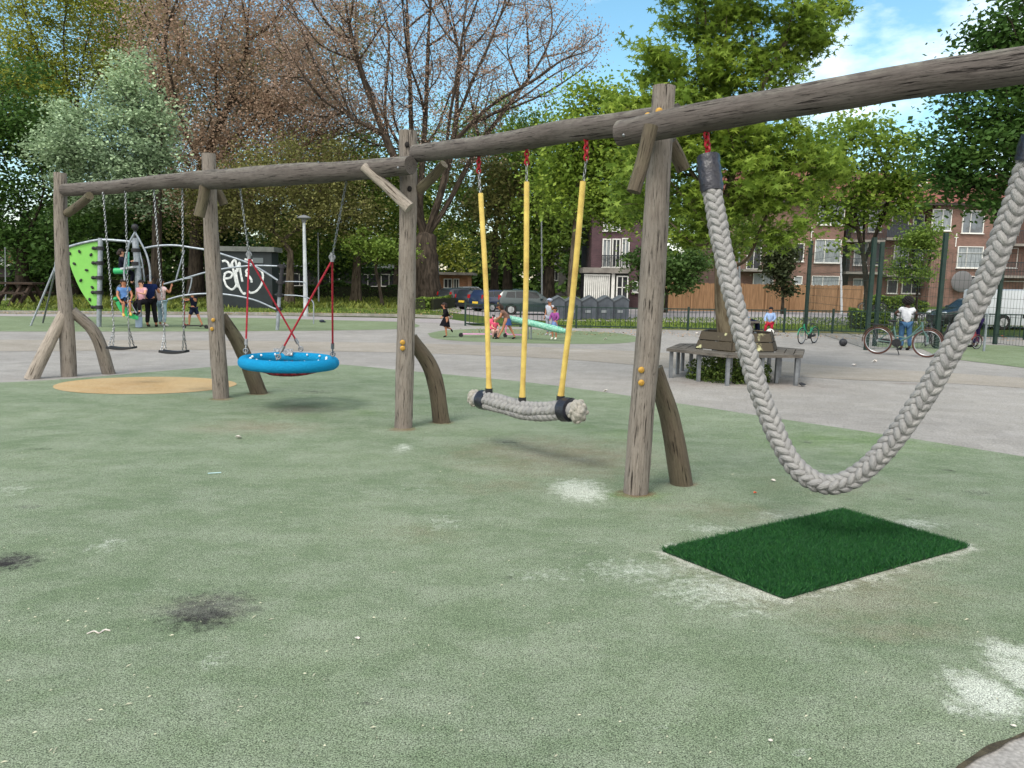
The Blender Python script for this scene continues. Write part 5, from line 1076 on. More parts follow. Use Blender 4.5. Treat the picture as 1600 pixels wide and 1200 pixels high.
def person(label, loc, H, rz, pose=None, skin='tan', hair=(30, 22, 20), hairlen=0, top=None, tlen=0, bottom=None, skirt=None, shoes=(40, 40, 44), sleeve=1, legs=1, cap=None, group=None, hgt0=0.0, bun=False, faceon=True, curly=0):
    J = {k: Vector(v) for k, v in BASE.items()}
    for k, v in (pose or {}).items(): J[k] = Vector(v)
    t = thing('person', label, 'person', loc, rz, group)
    K = list(J.keys()); V = [J[k]*H for k in K]; ix = {k: i for i, k in enumerate(K)}
    R = dict(pel=.072, wai=.062, che=.076, nek=.03, chin=.042, hed=.06, top=.044, shL=.037, elL=.025, wrL=.017, shR=.037, elR=.025, wrR=.017, hiL=.058, knL=.036, anL=.023, toL=.017, hiR=.058, knR=.036, anR=.023, toR=.017)
    E = [('pel', 'wai'), ('wai', 'che'), ('che', 'nek'), ('nek', 'chin'), ('chin', 'hed'), ('hed', 'top'), ('che', 'shL'), ('shL', 'elL'), ('elL', 'wrL'), ('che', 'shR'), ('shR', 'elR'), ('elR', 'wrR'), ('pel', 'hiL'), ('hiL', 'knL'), ('knL', 'anL'), ('anL', 'toL'), ('pel', 'hiR'), ('hiR', 'knR'), ('knR', 'anR'), ('anR', 'toR')]
    rr = [R[k]*H for k in K]; ee = [(ix[a], ix[b_]) for a, b_ in E]
    # hands: palm, four fingers, thumb
    for s_ in 'LR':
        w_ = J['wr'+s_]; d = (w_-J['el'+s_]).normalized(); x_, y_ = basis(d); pm = w_+d*.035; V.append(pm*H); rr.append(.016*H); pi = len(V)-1; ee.append((ix['wr'+s_], pi))
        for f, (o_, ln) in enumerate(((-.014, .030), (-.005, .036), (.005, .034), (.014, .026))):
            q = pm+x_*o_+d*.012; V.append(q*H); rr.append(.0062*H); V.append((q+d*ln+y_*.008)*H); rr.append(.0045*H); ee += [(pi, len(V)-2), (len(V)-2, len(V)-1)]
        q = w_+d*.02+x_*-.018; V.append(q*H); rr.append(.0066*H); V.append((q+d*.024-x_*.012)*H); rr.append(.005*H); ee += [(pi, len(V)-2), (len(V)-2, len(V)-1)]
    sk = skins[skin]; skin_mesh(V, ee, rr, 'body', sk, t)
    hd = J['hed']*H; fz = Vector((0, 1, 0)); hs2 = .066*H
    up_ = (J['top']-J['chin']).normalized(); fwd = (fz-up_*fz.dot(up_)).normalized(); rt_ = fwd.cross(up_); HM = Matrix((rt_, fwd, up_)).transposed()
    b = MB(); b.ell(hd+HM@Vector((0, .062*H, -.012*H)), (.009*H, .016*H, .013*H), M=HM, nu=8, nv=6); build(b, 'nose', sk, t)
    for s_ in (-1, 1):
        b = MB(); b.ell(hd+HM@Vector((s_*.024*H, .054*H, .004*H)), (.0085*H, .006*H, .006*H), M=HM, nu=8, nv=6); build(b, 'eye', eyem, t)
        b = MB(); b.ell(hd+HM@Vector((s_*.06*H, 0, -.005*H)), (.008*H, .012*H, .017*H), M=HM, nu=8, nv=6); build(b, 'ear', sk, t)
    b = MB(); b.ell(hd+HM@Vector((0, .052*H, -.034*H)), (.017*H, .007*H, .005*H), M=HM, nu=8, nv=6); build(b, 'mouth', lipm, t)
    # hair
    hm = mat('hair_%d_%d_%d' % hair, c(*hair), c(hair[0]*.7, hair[1]*.7, hair[2]*.7), 30, .6, bump=.5, coord='obj'); b = MB(); q = hd+HM@Vector((0, -.012*H, .018*H)); g_ = 1+curly*.35
    b.ell(q, (.068*H*g_, .07*H*g_, .062*H*g_), M=HM, nu=16, nv=12)
    if curly:
        for k in range(60):
            z = 1-1.5*(k+.5)/60; a = k*2.4; r_ = math.sqrt(max(0, 1-z*z)); dd = Vector((r_*math.cos(a), r_*math.sin(a)*.9-.15, z)); b.ell(q+HM@(dd*.085*H), .022*H, nu=6, nv=5)
    b.v = [v if (HM.transposed()@(Vector(v)-hd)).y < .03*H or (HM.transposed()@(Vector(v)-hd)).z > .022*H else tuple(hd+(Vector(v)-hd)*.80) for v in b.v]
    if hairlen: b.tube([hd+HM@Vector((0, -.03*H, .02*H)), hd+HM@Vector((0, -.055*H, -.04*H)), hd+HM@Vector((0, -.06*H, -.04*H-hairlen*H*.6)), hd+HM@Vector((0, -.055*H, -.04*H-hairlen*H))], [.05*H, .062*H, .05*H, .02*H], 12)
    if bun: b.ell(hd+HM@Vector((0, -.075*H, .03*H)), .03*H)
    build(b, 'hair', hm, t)
    if cap:
        b = MB(); b.ell(hd+HM@Vector((0, 0, .03*H)), (.075*H, .078*H, .06*H), M=HM, nu=16, nv=10); b.ell(hd+HM@Vector((0, .08*H, .03*H)), (.05*H, .05*H, .008*H), M=HM); build(b, 'cap', cloth(*cap), t)
    # clothes
    ad = .013
    def sub(keys, es, rmap, name, mtl, root=0):
        kk = list(keys.keys()); skin_mesh([keys[k]*H for k in kk], [(kk.index(a), kk.index(b_)) for a, b_ in es], [rmap[k]*H for k in kk], name, mtl, t)
    if top:
        kd = dict(pel=J['pel']+(J['pel']-J['wai'])*tlen, wai=J['wai'], che=J['che'], nek=J['che']+(J['nek']-J['che'])*.72, shL=J['shL'], shR=J['shR']); rm = dict(pel=.08, wai=.078, che=.09, nek=.05, shL=.05, shR=.05)
        es = [('pel', 'wai'), ('wai', 'che'), ('che', 'nek'), ('che', 'shL'), ('che', 'shR')]
        for s_ in 'LR':
            e_ = J['el'+s_] if sleeve else J['sh'+s_].lerp(J['el'+s_], .55); kd['el'+s_] = e_; rm['el'+s_] = .038; es.append(('sh'+s_, 'el'+s_))
            if sleeve > 1: kd['wr'+s_] = J['wr'+s_]; rm['wr'+s_] = .028; es.append(('el'+s_, 'wr'+s_))
        sub(kd, es, rm, 'shirt', cloth(*top))
    if bottom:
        kd = dict(pel=J['pel']+Vector((0, 0, .01))); rm = dict(pel=.079); es = []
        for s_ in 'LR':
            kd['hi'+s_] = J['hi'+s_]; rm['hi'+s_] = .066; kd['kn'+s_] = J['kn'+s_] if legs else J['hi'+s_].lerp(J['kn'+s_], .85); rm['kn'+s_] = .048 if legs else .055; es += [('pel', 'hi'+s_), ('hi'+s_, 'kn'+s_)]
            if legs: kd['an'+s_] = J['an'+s_]+Vector((0, 0, .02)); rm['an'+s_] = .036*(1.2 if legs > 1 else 1); es.append(('kn'+s_, 'an'+s_))
        sub(kd, es, rm, 'trousers', cloth(*bottom))
    if skirt:
        col_, z1, wd = skirt; b = MB(); P0_ = J['pel']+(J['wai']-J['pel'])*.5; P1_ = (J['knL']+J['knR'])/2; P1_ = P0_.lerp(P1_, z1); dd = (P0_-P1_).normalized(); X_, Y_ = basis(dd); n = 20; vs = []
        for i in range(5):
            f = i/4; r_ = (.075+(wd-.075)*f**.8)*H; cc = (P0_.lerp(P1_, f))*H
            for k in range(n): a = 2*math.pi*k/n; q_ = r_*(1+.09*math.cos(k*math.pi)*f); vs.append(cc+X_*math.cos(a)*q_+Y_*math.sin(a)*q_*.85)
        b.add(vs, [(i*n+k, (i+1)*n+k, (i+1)*n+(k+1) % n, i*n+(k+1) % n) for i in range(4) for k in range(n)]+[tuple(range(n))]); build(b, 'skirt', cloth(*col_), t)
    for s_ in 'LR':
        a_ = J['an'+s_]*H; d = (J['to'+s_]-J['an'+s_]); d = Vector((d.x, d.y, d.z)).normalized(); cc = a_.lerp(J['to'+s_]*H, .5)+Vector((0, 0, -.006*H)); X_ = d.cross(Vector((0, 0, 1))).normalized() if abs(d.z) < .95 else Vector((1, 0, 0)); Z_ = X_.cross(d)
        b = MB(); b.ell(cc+d*.012*H, (.03*H, .062*H, .027*H), M=Matrix((X_, d, Z_)).transposed(), nu=12, nv=8, zlo=-.75); build(b, 'shoe', cloth(*shoes), t)
    return t
def gx(px, py, dy=0): p = G(px, py); return Vector((at(px, py, p.y+dy).x, p.y+dy, 0))
def hp(px, py, h): return h*mpp(G(px, py).y)
SIT = dict(knL=(-.07, .21, .50), anL=(-.07, .20, .28), toL=(-.07, .27, .24), knR=(.05, .2, .48), anR=(.06, .17, .26), toR=(.06, .24, .22))
# group at the climbing frame
H1 = hp(240, 511, 80)
o = person('child in navy shirt and black flared trousers standing with back turned by the climber', gx(237, 511), H1, rad(8), dict(elL=(-.16, .05, .66), wrL=(-.12, .14, .68), elR=(.15, .06, .66), wrR=(.1, .15, .70), anL=(-.075, -.01, .055), anR=(.085, 0, .055)), 'tan', (22, 18, 18), 0, (22, 34, 72), .55, (24, 24, 28), None, (60, 54, 54), 0, 2)
person('girl in pale pink shirt and light blue jeans standing with back turned', gx(254, 510), hp(254, 510, 74), rad(-25), dict(elL=(-.15, .08, .66), wrL=(-.1, .15, .72), elR=(.17, .07, .7), wrR=(.15, .13, .82)), 'tan', (30, 22, 20), .08, (226, 200, 200), .9, (150, 176, 188), None, (190, 186, 180), 0, 1)
person('long haired girl in blue denim dress sitting on the green rocker', Vector((at(204, 470, YC).x, YC-.35, at(204, 468, YC).z-.47*H1)), H1*.86, rad(215), dict(SIT, elL=(-.15, .05, .65), wrL=(-.1, .17, .56), elR=(.14, .03, .64), wrR=(.1, .17, .53), top=(.0, .02, .965)), 'tan', (34, 24, 22), .16, (84, 120, 168), .6, None, ((84, 120, 168), .75, .13), (196, 170, 90), 0)
person('small child in pink top seated behind the standing navy child', Vector((at(225, 478, YC).x, YC-.1, at(225, 470, YC).z-.5*H1*.85)), H1*.82, rad(170), dict(SIT, elL=(-.15, .1, .68), wrL=(-.1, .2, .7)), 'fair', (36, 28, 26), 0, (206, 158, 168), .3, (30, 28, 34), None, (40, 36, 40), 0, 1)
person('child in dark hooded jacket perched high on the climber with back turned', Vector((at(188, 420, YC).x, YC+.1, at(188, 421, YC).z-.47*H1)), H1*.86, rad(-60), dict(SIT, elL=(-.15, .06, .66), wrL=(-.12, .15, .7), elR=(.16, .08, .66), wrR=(.12, .18, .72)), 'fair', (40, 26, 22), .02, (26, 28, 42), .4, (30, 32, 44), None, (40, 40, 44), 2, 1)
H6 = hp(304, 511, 56)
person('boy in dark shirt and shorts pushing a kick scooter', gx(304, 511), H6, rad(78), dict(hed=(0, .04, .91), top=(0, .03, .955), chin=(0, .04, .85), nek=(0, .02, .81), elL=(-.13, .12, .72), wrL=(-.08, .25, .76), elR=(.13, .12, .72), wrR=(.08, .25, .76), knL=(-.06, .10, .30), anL=(-.06, .12, .07), toL=(-.06, .2, .05), knR=(.06, -.09, .30), anR=(.06, -.2, .08), toR=(.06, -.14, .02)), 'tan', (26, 20, 20), 0, (24, 28, 44), .4, (32, 38, 60), None, (50, 46, 44), 0, 0)
def kick_scooter(label, loc, rz, L_, cdeck, cbar, hb=.85, lying=False, group=None):
    t = thing('kick_scooter', label, 'scooter', loc, rz, group); b = MB(); b.box((0, 0, .09), (L_, .11, .025)); build(b, 'deck', cdeck, t)
    for x in (-L_*.56, L_*.62): b = MB(); b.torus((x, 0, .06), .042, .02, M=Matrix.Rotation(rad(90), 4, 'X'), nu=18); b.ell((x, 0, .06), (.03, .015, .03)); build(b, 'wheel', blackr, t)
    b = MB(); b.tube([(L_*.45, 0, .09), (L_*.6, 0, .14), (L_*.54, 0, hb)], .017, 8); build(b, 'stem', cbar, t)
    b = MB(); b.tube([(L_*.54, -.18, hb), (L_*.54, .18, hb)], .016, 8); b.tube([(L_*.54, -.2, hb), (L_*.54, -.12, hb)], .022, 8); b.tube([(L_*.54, .12, hb), (L_*.54, .2, hb)], .022, 8); build(b, 'handlebar', blackr, t); return t
kick_scooter('dark kick scooter with a red front fork under the boy', gx(306, 513, -.15), rad(180), .55, mat('scooter_black', c(34, 34, 36), rough=.4), mat('scooter_red', c(120, 36, 34), rough=.4), H6*.72)
# running girl and the two groups in the middle
person('girl in black dress running with arms stretched out', gx(697, 527), hp(697, 527, 54), rad(112), dict(pel=(0, 0, .53), che=(0, .03, .73), nek=(0, .05, .82), chin=(0, .07, .865), hed=(0, .075, .92), top=(0, .06, .96), shL=(-.1, .04, .785), elL=(-.2, .1, .68), wrL=(-.27, .2, .60), shR=(.1, .02, .785), elR=(.19, -.08, .68), wrR=(.25, -.18, .60), knL=(-.05, .03, .29), anL=(-.05, 0, .06), toL=(-.05, .08, .02), knR=(.06, .05, .31), anR=(.06, -.16, .24), toR=(.06, -.2, .17)), 'tan', (44, 30, 26), .05, (20, 20, 24), .2, None, ((20, 20, 26), .95, .15), (28, 28, 32), 2, bun=True)
person('girl in brown top and denim skirt bending forward in stride', gx(790, 530), hp(790, 530, 60), rad(88), dict(pel=(0, -.06, .50), wai=(0, -.03, .58), che=(0, .05, .68), nek=(0, .12, .75), chin=(0, .16, .79), hed=(0, .18, .84), top=(0, .18, .885), shL=(-.09, .1, .71), elL=(-.12, .14, .58), wrL=(-.1, .24, .52), shR=(.09, .08, .71), elR=(.12, .12, .57), wrR=(.1, .22, .5), knL=(-.05, .06, .3), anL=(-.05, .18, .06), toL=(-.05, .26, .02), knR=(.05, -.12, .28), anR=(.05, -.24, .06), toR=(.05, -.18, .02)), 'tan', (48, 34, 28), .07, (120, 94, 84), .2, None, ((52, 78, 124), .7, .11), (36, 34, 38), 0)
person('small child crouching on the round green surface beside a pink scooter', gx(773, 529), hp(773, 529, 42), rad(200), dict(pel=(0, -.06, .28), wai=(0, -.03, .37), che=(0, .0, .5), nek=(0, .03, .6), chin=(0, .04, .645), hed=(0, .05, .71), top=(0, .04, .75), shL=(-.1, 0, .57), elL=(-.15, .1, .44), wrL=(-.09, .2, .4), shR=(.1, 0, .57), elR=(.15, .1, .44), wrR=(.09, .2, .4), hiL=(-.06, -.05, .27), hiR=(.06, -.05, .27), knL=(-.1, .17, .33), knR=(.1, .17, .33), anL=(-.09, .06, .06), anR=(.09, .06, .06), toL=(-.1, .14, .02), toR=(.1, .14, .02)), 'fair', (200, 180, 170), 0, (214, 92, 120), .1, (206, 166, 156), None, (30, 30, 34), 0, 1)
person('girl in purple sweater and denim skirt standing in front of the balance log', gx(866, 530), hp(866, 530, 50), rad(150), dict(elL=(-.15, .06, .64), wrL=(-.1, .13, .58), elR=(.14, .05, .64), wrR=(.09, .14, .6)), 'tan', (50, 36, 30), .03, (136, 72, 132), .35, None, ((110, 136, 186), .55, .12), (214, 214, 206), 2)
person('child in grey cap half hidden behind the girl in the purple sweater', gx(858, 526, .5), hp(858, 526, 58), rad(140), dict(elL=(-.16, .08, .7), wrL=(-.16, .15, .8)), 'tan', (40, 30, 28), 0, (170, 174, 184), .3, (150, 156, 170), None, (150, 150, 150), 0, 1, cap=(150, 158, 176))
pinkm = mat('pink_plastic', c(214, 110, 150), rough=.45); pinkd = mat('pink_pale', c(206, 150, 190), rough=.5)
kick_scooter('pink kick scooter standing between the crouching child and the middle yellow hose', gx(806, 528), rad(160), .5, pinkd, pinkm, hp(806, 528, 27)); kick_scooter('pale pink kick scooter with black stem left of the crouching child', gx(746, 527), rad(8), .8, pinkd, mat('scooter_stem_black', c(36, 36, 40), rough=.5), hp(746, 527, 34))
b = MB(); p = gx(766, 517, .3); mq = mpp(p.y); b.ell(p+Vector((0, 0, 12*mq)), (5.5*mq, .1, 6*mq)); b.ell(p+Vector((-4*mq, 0, 18*mq)), (1.6*mq, .05, 3*mq)); b.ell(p+Vector((4*mq, 0, 18*mq)), (1.6*mq, .05, 3*mq)); b.ell(p+Vector((0, 0, 3*mq)), (4*mq, .15, 3.4*mq)); b.tube([p+Vector((0, 0, 2*mq)), p+Vector((0, 0, 10*mq))], 3*mq, 10); solo('backpack', b, mat('backpack_pink', c(216, 84, 116), c(190, 70, 100), 8, .7), 'bright pink backpack with two ear shapes beside the crouching child', 'backpack')
# right side
YH = G(1205, 524).y
Hs = hp(1205, 524, 52)
person('boy in light blue shirt and red trousers sitting with a football in his lap', Vector((at(1203, 510, YH).x, YH, at(1203, 509, YH).z-.44*Hs)), Hs, rad(150), dict(SIT, knL=(-.09, .2, .47), anL=(-.09, .14, .24), toL=(-.1, .21, .2), knR=(.09, .16, .45), anR=(.1, .1, .2), toR=(.1, .18, .16), elL=(-.15, .07, .66), wrL=(-.09, .2, .58), elR=(.15, .05, .66), wrR=(.1, .17, .56)), 'tan', (26, 20, 20), 0, (140, 164, 200), .2, (166, 40, 58), None, (190, 186, 180), 2, 1)
b = MB(); fbp = Vector((at(1199, 520, YH).x, YH-.25, at(1199, 520, YH-.25).z)); rb = 6.5*mpp(YH); b.ell(fbp, rb, nu=20, nv=14); b.mi = 1
for k in range(12):
    z = 1-2*(k+.5)/12; a = k*2.4; r_ = math.sqrt(1-z*z); b.ell(fbp+Vector((r_*math.cos(a), r_*math.sin(a), z))*rb*.88, rb*.24, nu=8, nv=6)
solo('football', b, [mat('ball_white', c(200, 200, 196), rough=.5), blackr], 'white and black football held by the boy in red trousers', 'ball')
Hm = hp(1180, 527, 62)
person('person in blue top and navy trousers leaning back on the table by the railing', Vector((at(1174, 520, YH).x, YH+.3, at(1174, 503, YH).z-.5*Hm)), Hm, rad(-80), dict(pel=(0, 0, .52), wai=(0, -.08, .58), che=(0, -.18, .66), nek=(0, -.25, .73), chin=(0, -.27, .77), hed=(0, -.30, .82), top=(0, -.32, .85), shL=(-.1, -.22, .70), elL=(-.13, -.24, .58), wrL=(-.12, -.3, .5), shR=(.1, -.22, .70), elR=(.13, -.24, .58), wrR=(.12, -.3, .5), knL=(-.06, .24, .49), anL=(-.06, .25, .24), toL=(-.06, .33, .2), knR=(.06, .23, .49), anR=(.06, .26, .24), toR=(.06, .34, .2)), 'tan', (40, 30, 26), 0, (44, 128, 178), .4, (26, 34, 60), None, (116, 92, 88), 2, 1)
ft = thing('table', 'low table block beside the railing under the person in navy trousers', 'table', (at(1172, 524, YH).x, YH+.4, 0), world=True); zz = at(1172, 502, YH).z
b = MB(); b.box((at(1165, 502, YH).x, YH+.45, zz-.03), (.95, .7, .06)); build(b, 'table_top', bw, ft); 
for x in (1155, 1177): b = MB(); b.box((at(x, 510, YH).x, YH+.4, zz/2-.03), (.12, .5, zz-.06)); build(b, 'leg', bw, ft)
sb_ = MB(); sb_.box((at(1205, 515, YH).x, YH+.05, at(1203, 511, YH).z-.12), (.4, .3, .06)); q = at(1203, 511, YH).z-.15; sb_.box((at(1205, 515, YH).x, YH+.1, q/2), (.2, .2, q)); solo('stool', sb_, bw, 'small block stool under the boy with the football', 'stool')
person('boy with curly dark hair and white printed shirt standing behind the teal bicycle', gx(1412, 549, .3), hp(1412, 549, 84)*.98, rad(-12), dict(elL=(-.2, .03, .70), wrL=(-.14, .12, .66), elR=(.19, .02, .68), wrR=(.2, .14, .62), knL=(-.06, .03, .285), anL=(-.05, -.03, .055), knR=(.07, -.02, .285), anR=(.09, -.02, .055)), 'dark', (22, 18, 18), 0, (206, 210, 214), .4, (60, 92, 124), None, (34, 34, 38), 0, 1, curly=1)
person('person in dark purple clothes standing half hidden behind the thick rope', gx(1523, 544, .2), hp(1523, 544, 82), rad(30), None, 'dark', (20, 18, 20), .04, (44, 26, 74), .3, (34, 26, 62), None, (24, 24, 30), 2, 1)
# ------------------------------------------------------------------ bicycles
tyre = mat('tyre', c(40, 38, 38), rough=.8); tyreb = mat('tyre_brown', c(86, 58, 50), c(70, 48, 42), 8, .8); rimm = mat('rim_alloy', c(150, 154, 158), rough=.35, metal=.7)
def bike(name, label, loc, rz, W, frame_m, tyre_m=tyre, step=True, group=None, rack=True, saddle_m=None, lean=0):
    """W: wheel radius. local x forward, wheels at +-1.55W"""
    t = thing(name, label, 'bicycle', loc, rz, group); t.rotation_euler = (lean, 0, rz); X = 1.62*W; RX = Matrix.Rotation(rad(90), 4, 'X')
    for sx in (-1, 1):
        b = MB(); b.torus((sx*X, 0, W), W*.93, W*.062, M=RX, nu=36, nv=8); w_ = build(b, 'wheel', tyre_m, t)
        b = MB(); b.torus((sx*X, 0, W), W*.85, W*.03, M=RX, nu=32, nv=6); build(b, 'rim', rimm, w_)
        b = MB()
        for k in range(20): a = 2*math.pi*k/20; b.tube([(sx*X+math.cos(a+.3)*W*.07, 0, W+math.sin(a+.3)*W*.07), (sx*X+math.cos(a)*W*.85, 0, W+math.sin(a)*W*.85)], W*.006, 3)
        b.tube([(sx*X, -W*.16, W), (sx*X, W*.16, W)], W*.07, 8); build(b, 'spokes', rimm, w_)
        b = MB(); P = [(sx*X+math.cos(a)*W*1.07, 0, W+math.sin(a)*W*1.07) for a in [rad(q) for q in (range(20, 200, 12) if sx < 0 else range(10, 150, 12))]]; b.tube(P, W*.06, 6, flat=.5); build(b, 'mudguard', tyre_m if tyre_m is not tyre else frame_m, t)
    bb = Vector((-.35*W, 0, .9*W)); st = Vector((-.62*W, 0, 2.05*W)); hd = Vector((X-.42*W, 0, 2.35*W)); hb = Vector((X-.36*W, 0, 1.98*W)); rh = Vector((-X, 0, W)); fh = Vector((X, 0, W))
    b = MB()
    b.tube([bb, st], W*.055, 8); b.tube([bb, bb.lerp(hb, .5)-Vector((0, 0, .05*W)), hb], W*.07, 8); 
    if step: b.tube([bb.lerp(st, .45), Vector((.35*W, 0, 1.25*W)), hd-Vector((.02*W, 0, .12*W))], W*.055, 8)
    else: b.tube([st-Vector((0, 0, .1*W)), hd], W*.05, 8)
    b.tube([hb, hd+Vector((-.03*W, 0, .12*W))], W*.07, 8)
    for s_ in (-1, 1): b.tube([bb, rh+Vector((0, s_*.1*W, 0))], W*.03, 6); b.tube([st-Vector((0, 0, .2*W)), rh+Vector((0, s_*.1*W, 0))], W*.028, 6)
    build(b, 'frame', frame_m, t)
    b = MB()
    for s_ in (-1, 1): b.tube([hb+Vector((0, s_*.1*W, 0)), fh+Vector((0, s_*.13*W, .4*W)), fh+Vector((0, s_*.13*W, 0))], W*.035, 6)
    build(b, 'fork', frame_m, t)
    b = MB(); b.tube([hd+Vector((-.03*W, 0, .1*W)), hd+Vector((-.06*W, 0, .55*W))], W*.04, 6); top_ = hd+Vector((-.06*W, 0, .55*W)); b.tube(spline([top_+Vector((-.5*W, -.75*W, .1*W)), top_+Vector((-.1*W, -.6*W, .12*W)), top_, top_+Vector((-.1*W, .6*W, .12*W)), top_+Vector((-.5*W, .75*W, .1*W))], 4), W*.04, 8); build(b, 'handlebar', blackr, t)
    b = MB(); sp_ = st+(st-bb).normalized()*.35*W; b.tube([st, sp_], W*.035, 6); b.ell(sp_+Vector((-.05*W, 0, .06*W)), (.36*W, .2*W, .08*W)); build(b, 'saddle', saddle_m or blackr, t)
    b = MB(); b.tube([bb+Vector((0, -.13*W, 0)), bb+Vector((0, .13*W, 0))], .3*W, 16); b.beam(rh+Vector((0, .12*W, .02*W)), bb+Vector((0, .12*W, .02*W)), .05*W, .3*W); build(b, 'chain_guard', blackr, t)
    b = MB(); b.tube([bb+Vector((0, -.2*W, 0)), bb+Vector((.2*W, -.2*W, -.42*W))], .03*W, 6); b.box(bb+Vector((.2*W, -.34*W, -.42*W)), (.22*W, .22*W, .06*W)); b.tube([bb+Vector((0, .2*W, 0)), bb+Vector((-.2*W, .2*W, .42*W))], .03*W, 6); b.box(bb+Vector((-.2*W, .34*W, .42*W)), (.22*W, .22*W, .06*W)); build(b, 'pedals', blackr, t)
    if rack:
        b = MB(); z = 2.16*W
        for s_ in (-.13, .13): b.tube([(-.75*W, s_*W, z), (-2.3*W, s_*W, z)], .03*W, 6); b.tube([(-2.0*W, s_*W, z), rh+Vector((0, s_*W, 0))], .025*W, 6)
        for k in range(4): b.tube([(-1.0*W-k*.35*W, -.13*W, z), (-1.0*W-k*.35*W, .13*W, z)], .022*W, 6)
        build(b, 'luggage_rack', blackr, t)
    b = MB(); b.tube([bb+Vector((-.1*W, .1*W, 0)), Vector((-.25*W, .5*W, .02*W))], .03*W, 6); build(b, 'kickstand', blackr, t)
    return t
tealf = mat('bike_teal', c(74, 102, 98), rough=.4); grf = mat('bike_green', c(30, 128, 96), rough=.4); blkf = mat('bike_black', c(34, 36, 38), rough=.4); whf = mat('bike_white', c(170, 174, 176), rough=.4)
p0 = gx(1380, 554); p1 = gx(1436, 558); W1 = 21.5*mpp(p0.y); bk = bike('bicycle', 'teal step through bicycle with brown tyres parked in front of the cage', (p0+p1)/2, math.atan2(p1.y-p0.y, p1.x-p0.x), W1, tealf, tyreb, lean=0)
pm = gx(1262, 537); bike('childrens_bicycle', 'small bright green and black childrens bicycle standing by the first cage post', pm, rad(222), 12.5*mpp(pm.y), grf, tyre, True, rack=False)
for (px, py, w_, rz_, fm_, l_) in ((1472, 543, 17, 40, blkf, 'black bicycle leaning in the rack right of the curly haired boy'), (1450, 540, 16, 55, blkf, 'dark bicycle with its handlebar tangled behind the teal bicycle'), (1306, 487, 7.5, 5, whf, 'white bicycle parked at the foot of the wooden fence'), (1362, 489, 8, 172, blkf, 'black bicycle parked on the street before the green hedge'), (1340, 488, 7.5, 12, blkf, 'dark bicycle left of the hedge behind the cage corner'), (1512, 546, 11, 20, mat('bike_red', c(120, 44, 50), rough=.5), 'small red bicycle beside the person in purple clothes')):
    p = gx(px, py); bike('bicycle', l_, p, rad(rz_), w_*mpp(p.y)*1.0, fm_, tyre)
# steel bike rack hoops at the right
b = MB(); p = gx(1537, 549); hh = hp(1537, 549, 58); b.tube([p, p+Vector((0, 0, hh)), p+Vector((-.6, .1, hh)), p+Vector((-.6, .1, 0))], .03, 8); solo('bike_stand', b, gal, 'grey steel bicycle hoop standing right of the thick rope', 'bike stand')
# ------------------------------------------------------------------ balls and litter
b = MB(); p = gx(1317, 541); rb = 6*mpp(p.y); b.ell(p+Vector((0, 0, rb)), rb, nu=20, nv=14); solo('ball', b, mat('ball_black', c(34, 36, 40), c(54, 56, 60), 14, .6), 'dark ball lying on the paving in front of the cage mesh', 'ball')
b = MB(); p = gx(503, 504); rb = 3.4*mpp(p.y); b.ell(p+Vector((0, 0, rb*.7)), (rb*1.2, rb, rb*.7)); b.ell(p+Vector((rb*.9, 0, rb*.4)), (rb, rb*.5, rb*.3)); solo('shoe', b, mat('dark_cloth', c(40, 46, 58)), 'small dark shoe like object left on the far green surface', 'shoe')
paper = mat('paper', c(206, 200, 192), c(180, 172, 164), 30, .9, coord='obj'); orng = mat('orange_litter', c(206, 96, 62), c(180, 80, 56), 20, .8)
def scrap(name, px, py, wpx, m_, label, cat='litter', thick=.35, seed=1):
    p = gx(px, py); w_ = wpx*mpp(p.y); r_ = random.Random(seed); b = MB(); n = 7; z0 = .012
    pts = [Vector((math.cos(2*math.pi*k/n)*w_*r_.uniform(.3, .55), math.sin(2*math.pi*k/n)*w_*r_.uniform(.25, .5), z0+r_.uniform(0, thick)*w_)) for k in range(n)]
    cc = Vector((0, 0, z0+w_*thick)); vs = [p+q for q in pts]+[p+cc, p+Vector((0, 0, z0))]; b.add(vs, [(k, (k+1) % n, n) for k in range(n)]+[((k+1) % n, k, n+1) for k in range(n)]); return solo(name, b, m_, label, cat, smooth=False)
scrap('crumpled_tissue', 373, 686, 13, paper, 'crumpled pale tissue lying on the green surface left of centre', seed=3)
for px, py, w_, m_, l_ in ((1180, 773, 8, orng, 'small orange scrap between the right post and the mat'), (1296, 833, 11, paper, 'white petal like scrap lying on the dark green mat'), (558, 1002, 9, paper, 'tan scrap of paper in the middle foreground'), (1366, 566, 10, paper, 'white scrap on the paving in front of the teal bicycle'), (946, 531, 7, paper, 'small pale scrap on the round green surface'), (946, 613, 10, paper, 'pinkish white wrapper on the paving right of the braided seat'), (1252, 604, 16, blackr, 'flat dark scrap under the right end of the tree bench'), (1087, 557, 8, paper, 'white cup left on the tree bench seat'),
                           (1204, 1162, 9, paper, 'pale wood chip near the bottom edge right of centre'), (1583, 1140, 12, paper, 'tan leaf scrap on the soil line at the bottom right corner'), (1208, 754, 9, paper, 'white bit of plastic near the loop of the rope'), (1334, 572, 8, paper, 'small scrap on the paving left of the bicycle'), (1567, 528, 9, orng, 'orange wrapper behind the cage at the far right'), (108, 490, 8, paper, 'white scrap on the verge left of the climber')):
    o = scrap('paper_scrap', px, py, w_, m_, l_, seed=px)
    if px == 1087: o.location.z = .485
b = MB(); p = G(335, 739, .012); b.tube([p-Vector((.045, .015, 0)), p+Vector((.045, .02, 0))], .0035, 6); solo('plastic_straw', b, mat('pale_blue', c(170, 200, 206)), 'thin pale blue straw lying on the green surface', 'straw')
